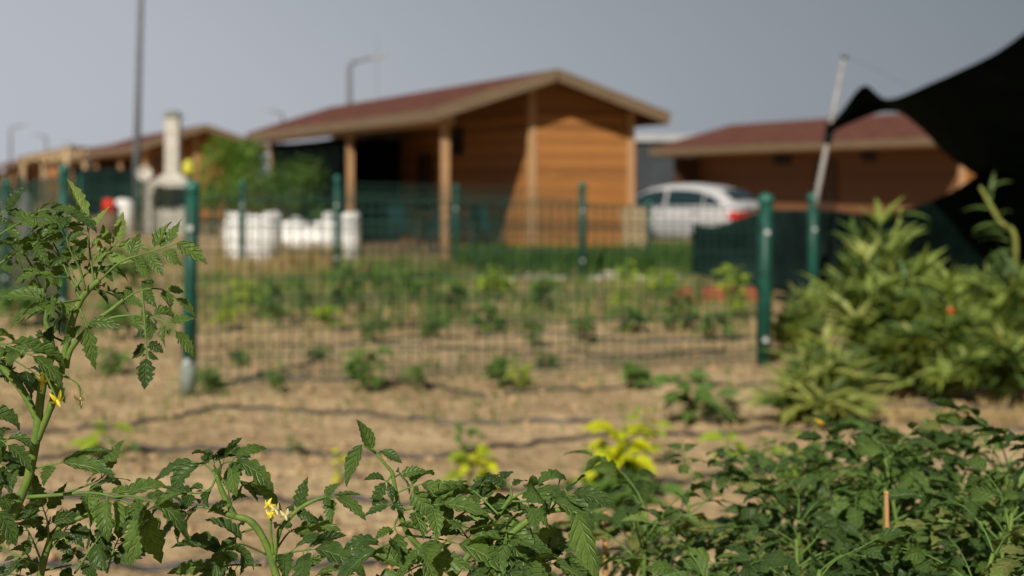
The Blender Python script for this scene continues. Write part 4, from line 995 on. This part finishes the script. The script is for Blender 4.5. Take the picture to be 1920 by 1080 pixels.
big = [
 (1150, 945, 195, 150, ['pepper','yellow_leaf'], 'seedling with the brightest yellow top leaves right of centre', 44, .18),
 (1165, 950, 130, 190, ['pepper'], 'dark green plant at the foot of the bright yellow one', 30, .12),
 (1090, 1010, 170, 130, ['pepper','lime_leaf'], 'yellow green young plant behind the large hanging tomato leaf', 18, .12),
 (1190, 1040, 150, 150, ['pepper','pepper'], 'mid green young plant low at the bottom right of centre', 22, .12),
 (1212, 880, 130, 60, ['lime_leaf'], 'tall light green seedling right behind the bright yellow one', 10, .10),
 (880, 880, 110, 110, ['pepper'], 'green seedling with spreading top leaves in the centre', 12, .11),
 (875, 930, 95, 110, ['lime_leaf','yellow_leaf'], 'short yellow green seedling in the centre under the spreading one', 26, .12),
 (640, 905, 60, 70, ['yellow_leaf'], 'small yellow seedling behind the lone tomato shoot', 9, .07),
 (552, 852, 38, 50, ['pepper','pepper'], 'small round green seedling on the second hose', 14, .05),
 (1375, 910, 105, 100, ['pepper','lime_leaf'], 'lime green seedling left of the dense tomatoes', 14, .12),
 (1500, 940, 150, 110, ['pepper','lime_leaf'], 'bright green seedling behind the left end of the dense tomatoes', 16, .13),
 (190, 860, 80, 120, ['lime_leaf'], 'pale green seedling with bent leaves behind the tall tomato', 10, .12),
 (232, 870, 70, 40, ['pepper'], 'narrow pale seedling right of the bent leaved one', 7, .11),
 (148, 1035, 90, 44, ['lime_leaf'], 'single bright seedling low behind the tall tomato stem', 4, .09),
 (1560, 940, 160, 140, ['pepper'], 'dark green plant behind the top of the dense tomatoes', 26, .13),
 (1690, 900, 110, 160, ['pepper'], 'spreading green plant in front of the long leafed bush', 24, .12),
 (1440, 880, 70, 60, ['pepper'], 'small green plant below the right fence post', 10, .09)]
for i, (px, py, h, w, ms, lb, n_, lf) in enumerate(big): pepper(px, py, h, w, ms, lb, 200 + i, n_, lf)
mid = [
 (517,615,90,62,'pepper','leafy green plant left of the first far fence post'), (570,602,74,54,'pepper','green plant beside the first far fence post'),
 (650,594,108,66,'pepper','tall leafy plant right in front of the first far fence post'), (592,676,26,44,'pepper','flat dark seedling low in the middle of the mesh'),
 (681,733,78,82,'pepper','dark spreading plant behind the lower mesh of the near fence'), (781,732,38,46,'pepper','low dark seedling right of the spreading plant'),
 (452,688,26,46,'pepper','low seedling right of the left near post'), (396,742,62,56,'pepper','weedy plant right at the foot of the left near post'),
 (733,622,120,50,'pepper','tall narrow green plant left of the front porch post'), (811,600,110,48,'pepper','tall pale plant under the front porch post'),
 (818,640,44,60,'pepper','low wide seedling beyond the tall narrow plants'), (522,735,46,36,'pepper','small seedling on the hose behind the fence'),
 (938,728,62,60,'pepper','round dark green plant in the centre behind the mesh'), (978,734,44,44,'lime_leaf','light green seedling touching the round dark plant'),
 (1023,692,24,46,'pepper','flat green seedling right of the round dark plant'), (1198,732,52,66,'pepper','grey green plant behind the yellow top leaves'),
 (1300,800,84,110,'pepper','wide weedy plant left of the right near post'), (1373,794,56,46,'pepper','small dark plant under the right near post'),
 (999,652,62,48,'pepper','plant halfway down the far plot, centre right'), (913,622,40,70,'pepper','low row plant below the tall grass'),
 (1190,622,44,70,'pepper','low row plant below the plank screen'), (1276,620,76,76,'pepper','bushy plant below the loose bricks'),
 (1166,604,100,50,'lime_leaf','upright light green plant below the right corner of the cabin'), (1015,584,62,60,'pepper','plant below the middle of the tall grass'),
 (470,590,60,60,'lime_leaf','pale green plant below the white sacks'), (700,640,48,56,'pepper','row plant left of the tall narrow one'),
 (860,590,80,60,'pepper','upright plant right under the front porch post foot'), (1090,640,50,60,'pepper','row plant below the tall far fence post'),
 (1340,640,60,70,'pepper','plant left of the right near post, half way up'), (620,625,44,50,'lime_leaf','light green seedling between two leafy plants'),
 (770,560,60,60,'pepper','plant close to the porch furniture'), (930,560,56,60,'lime_leaf','pale plant near the pale stones'),
 (215,640,80,80,'pepper','green plant seen between the leaves of the tall tomato'), (250,540,60,90,'pepper','green plant behind the upper tomato leaves'),
 (40,610,70,90,'pepper','green plant at the left edge behind the tomato'), (210,700,40,60,'pepper','low plant left of the left near post'),
 (1370,600,90,60,'lime_leaf','yellowish plant beside the right near post'), (1240,560,50,60,'lime_leaf','pale plant left of the loose bricks'),
 (700,560,70,50,'pepper','plant just right of the first far fence post'), (420,620,60,50,'lime_leaf','faint pale plant right of the left near post')]
for i, (px, py, h, w, m, lb) in enumerate(mid):
    dd = GD(py); pepper(px, py, h * 1.25, w * (1.35 if py > 620 else 1.15), [m], lb, 300 + i, 46, max(.065, w / FPX * dd * .45), asp=.42)

# grass tufts (uncountable)
def grass(name, areas, m, label, seed=1, w=.005):
    g = G(); r = random.Random(seed)
    for (x0, x1, ya, yb, n_, h) in areas:
        for _ in range(n_):
            dy = r.uniform(GD(yb), GD(ya)); px = r.uniform(x0, x1); x = (px - 960) / FPX * dy
            if noise.noise(V((x * 1.6, dy * 1.6, 9 + seed))) < -0.18 and r.random() < .85: continue
            hh = h * r.uniform(.5, 1.25); a = r.uniform(0, 6.28); b = V((math.cos(a), math.sin(a), 0)); s_ = V((-b.y, b.x, 0)) * w * r.uniform(.6, 1.4) * (1 + dy / 14)
            p0 = V((x, dy, gz(x, dy) - .01)); p1 = p0 + b * hh * .12 + UP * hh * .55; p2 = p0 + b * hh * r.uniform(.25, .7) + UP * hh
            g.add([p0 - s_, p0 + s_, p1 + s_ * .8, p1 - s_ * .8, p2], [(0,1,2,3), (3,2,4)])
    tag(g.build(name, M[m]), label, 'grass', kind='stuff')
grass('tall_grass', [(858, 1300, 505, 517, 3600, .46), (700, 860, 500, 520, 500, .25), (1220, 1310, 495, 515, 500, .5), (600, 720, 505, 540, 350, .22)], 'grass', 'thick green grass along the foot of the nearest cabin')
grass('weeds', [(370, 1450, 505, 625, 1300, .28), (370, 1450, 520, 600, 3800, .20), (-60, 1500, 600, 700, 900, .10), (-60, 1500, 700, 800, 900, .07), (-60, 1500, 790, 900, 260, .05), (-80, 360, 470, 640, 1500, .22)], 'weed', 'thin green weeds growing all over the far plot', 2, .004)
grass('dry_weeds', [(370, 1450, 500, 640, 3000, .17), (400, 900, 478, 520, 2600, .26), (520, 640, 490, 510, 900, .42), (0, 1500, 640, 800, 1500, .06), (0, 1500, 790, 940, 300, .045), (1480, 1930, 735, 800, 900, .10), (-60, 380, 450, 600, 1200, .2)], 'straw', 'dry straw coloured weeds over the far plot and below the sacks', 3, .004)

# ---------------------------------------------------------------- long-leafed bushes at the right
def lance_bush(px, py, hpx, wpx, label, seed, n=34, lf=.2, pale=.12, flowers=0):
    n = int(n * 1.7); hpx *= 1.08; wpx *= 1.2; lf *= 1.3
    p = GP(px, py); d = p.y; r = random.Random(seed); H = hpx / FPX * d; Wd = wpx / FPX * d
    root = thing('flowering_bush', (p.x, p.y, 0), label, 'bush', 'long leafed bushes at the right')
    g1, g2, g3, gs = G(), G(), G(), G(); tips = []
    for i in range(n):
        a = r.uniform(0, 6.28); u = r.random() ** .6; rr = Wd / 2 * u; h = H * (1 - .5 * u * u) * r.uniform(.3, 1)
        e_ = V((rr * math.cos(a), rr * .8 * math.sin(a), h)); mid_ = V((e_.x * .35, e_.y * .35, h * .6))
        ps = smooth_path([V((0,0,0)), mid_, e_], 5); gs.tube(ps, [.012 * (1 - .65 * j / len(ps)) for j in range(len(ps))], 5)
        tips.append(e_)
        for w_ in range(4):
            q = ps[max(3, len(ps) - 1 - w_ * 2)]; out_ = (e_ - mid_).normalized(); m_ = g2 if r.random() < pale else (g3 if r.random() < .5 else g1)
            for k_ in range(r.randint(5, 8)):
                aa = r.uniform(0, 6.28); dr = (V((math.cos(aa), math.sin(aa), r.uniform(-.1, 1.1))) + out_ * .8).normalized(); L = lf * r.uniform(.5, 1.15)
                leaflet(m_, q, dr, V((r.uniform(-.5,.5), -.4, .9)), L, L * r.uniform(.10, .17), 7, 0, r.uniform(.2, 1.1), .4, 0, .03, r=r)
    gs.build('stem', M['stem'], root, smooth=True); g1.build('foliage', M['lance'], root, smooth=True)
    for q_, m_ in ((g2, 'lance_pale'), (g3, 'lance_mid')):
        if q_.v: q_.build('foliage', M[m_], root, smooth=True)
    for i in range(flowers):
        t = r.choice(tips); q = t + V((r.uniform(-.08,.08), -.18, r.uniform(-.25,.0)))
        g = G(); g.lathe(q, [(.006,0),(.022,.012),(.028,.03),(.016,.045),(.003,.05)], 9, axis=(r.uniform(-.3,.3), -.7, .6)); g.build('flower', M['orange' if i % 2 else 'amber'], root, smooth=True)
    return root
lance_bush(1640, 745, 312, 190, 'tallest long leafed bush left of the black net', 1, 34, .22, .12, 0)
lance_bush(1765, 755, 215, 210, 'middle long leafed bush with small orange blossoms', 2, 34, .20, .06, 2)
lance_bush(1885, 760, 245, 200, 'long leafed bush cut by the right edge of the photo', 3, 36, .22, .14, 0)
lance_bush(1535, 792, 105, 150, 'low yellowing bush sprawling beside the right near fence post', 4, 22, .21, .5, 1)
lance_bush(1500, 665, 110, 85, 'small green bush hiding the middle of the right near fence post', 5, 18, .18, .3)
# pale upright stalks
def stalk(px, y0, x1, y1, d, label):
    a = P(px, y0, d); b = P(x1, y1, d); base = V((P(px, y0, d).x, d + .45, 0)); root = thing('leafy_stalk', base, label, 'plant', 'pale stalks rising from the bushes')
    g = G(); g.tube(smooth_path([base, a, a.lerp(b, .5), b], 6), [.02, .02, .02, .018, .018, .018, .017, .017, .017, .016, .016, .016, .015, .015, .014, .013, .012, .011, .009], 8); g.build('stem', M['lance_pale'], root, True, smooth=True)
    g = G(); r = random.Random(px)
    for i in range(8):
        q = a.lerp(b, i / 8); dr = V((r.uniform(-1,1), r.uniform(-.6,.6), r.uniform(0,.7))); leaflet(g, q, dr, V((0,-.5,.8)), .24, .035, 6, 0, 1.0, .2, 0, 0, r=r)
    g.build('foliage', M['lance'], root, True, smooth=True)
stalk(1668, 520, 1690, 388, 10.0, 'thick pale stalk standing above the tallest bush')
stalk(1905, 470, 1838, 350, 9.8, 'pale stalk leaning left in front of the black net')

# ---------------------------------------------------------------- shrubs by the cabin
def shrub(px, py, d, hpx, wpx, label, seed, n=2600, lf=.075, m='shrub'):
    r = random.Random(seed); x = (px - 960) / FPX * d; H = hpx / FPX * d; Wd = wpx / FPX * d
    root = thing('shrub', (x, d, 0), label, 'shrub', 'green shrubs left of the nearest cabin')
    gs, gl = G(), G(); cl = []
    for i in range(15):
        a = r.uniform(0, 6.28); rr = Wd / 2 * r.uniform(.1, .85); h = H * r.uniform(.35, .92)
        e_ = V((rr * math.cos(a), rr * math.sin(a) * .8, h)); gs.tube(smooth_path([V((0,0,0)), V((e_.x*.3, e_.y*.3, h*.5)), e_], 4), [.03, .027, .024, .022, .02, .017, .014, .012, .008], 6); cl.append((e_, r.uniform(.28, .5) * Wd * .55))
    for i in range(n):
        c_, s_ = r.choice(cl); v_ = V((r.gauss(0,1), r.gauss(0,1), r.gauss(0,1))).normalized() * s_ * r.uniform(.4, 1.0); q = c_ + v_
        if q.z > H or q.z < .1: continue
        leaflet(gl, q, V((r.uniform(-1,1), r.uniform(-1,1), r.uniform(-.6,.6))), v_.normalized() + UP * .6, lf * r.uniform(.7, 1.4), lf * .6, 2, 0, .6, .2, 0, 0, r=r)
    gs.build('trunk', M['bark'], root, smooth=True); gl.build('crown', M[m], root, smooth=True)
shrub(428, 0, 31, 214, 165, 'tall bright green shrub behind the white sacks', 1, 5200, .1)
shrub(545, 0, 30, 196, 150, 'thinner darker shrub at the left end of the cabin porch', 2, 3600, .09, m='pepper')
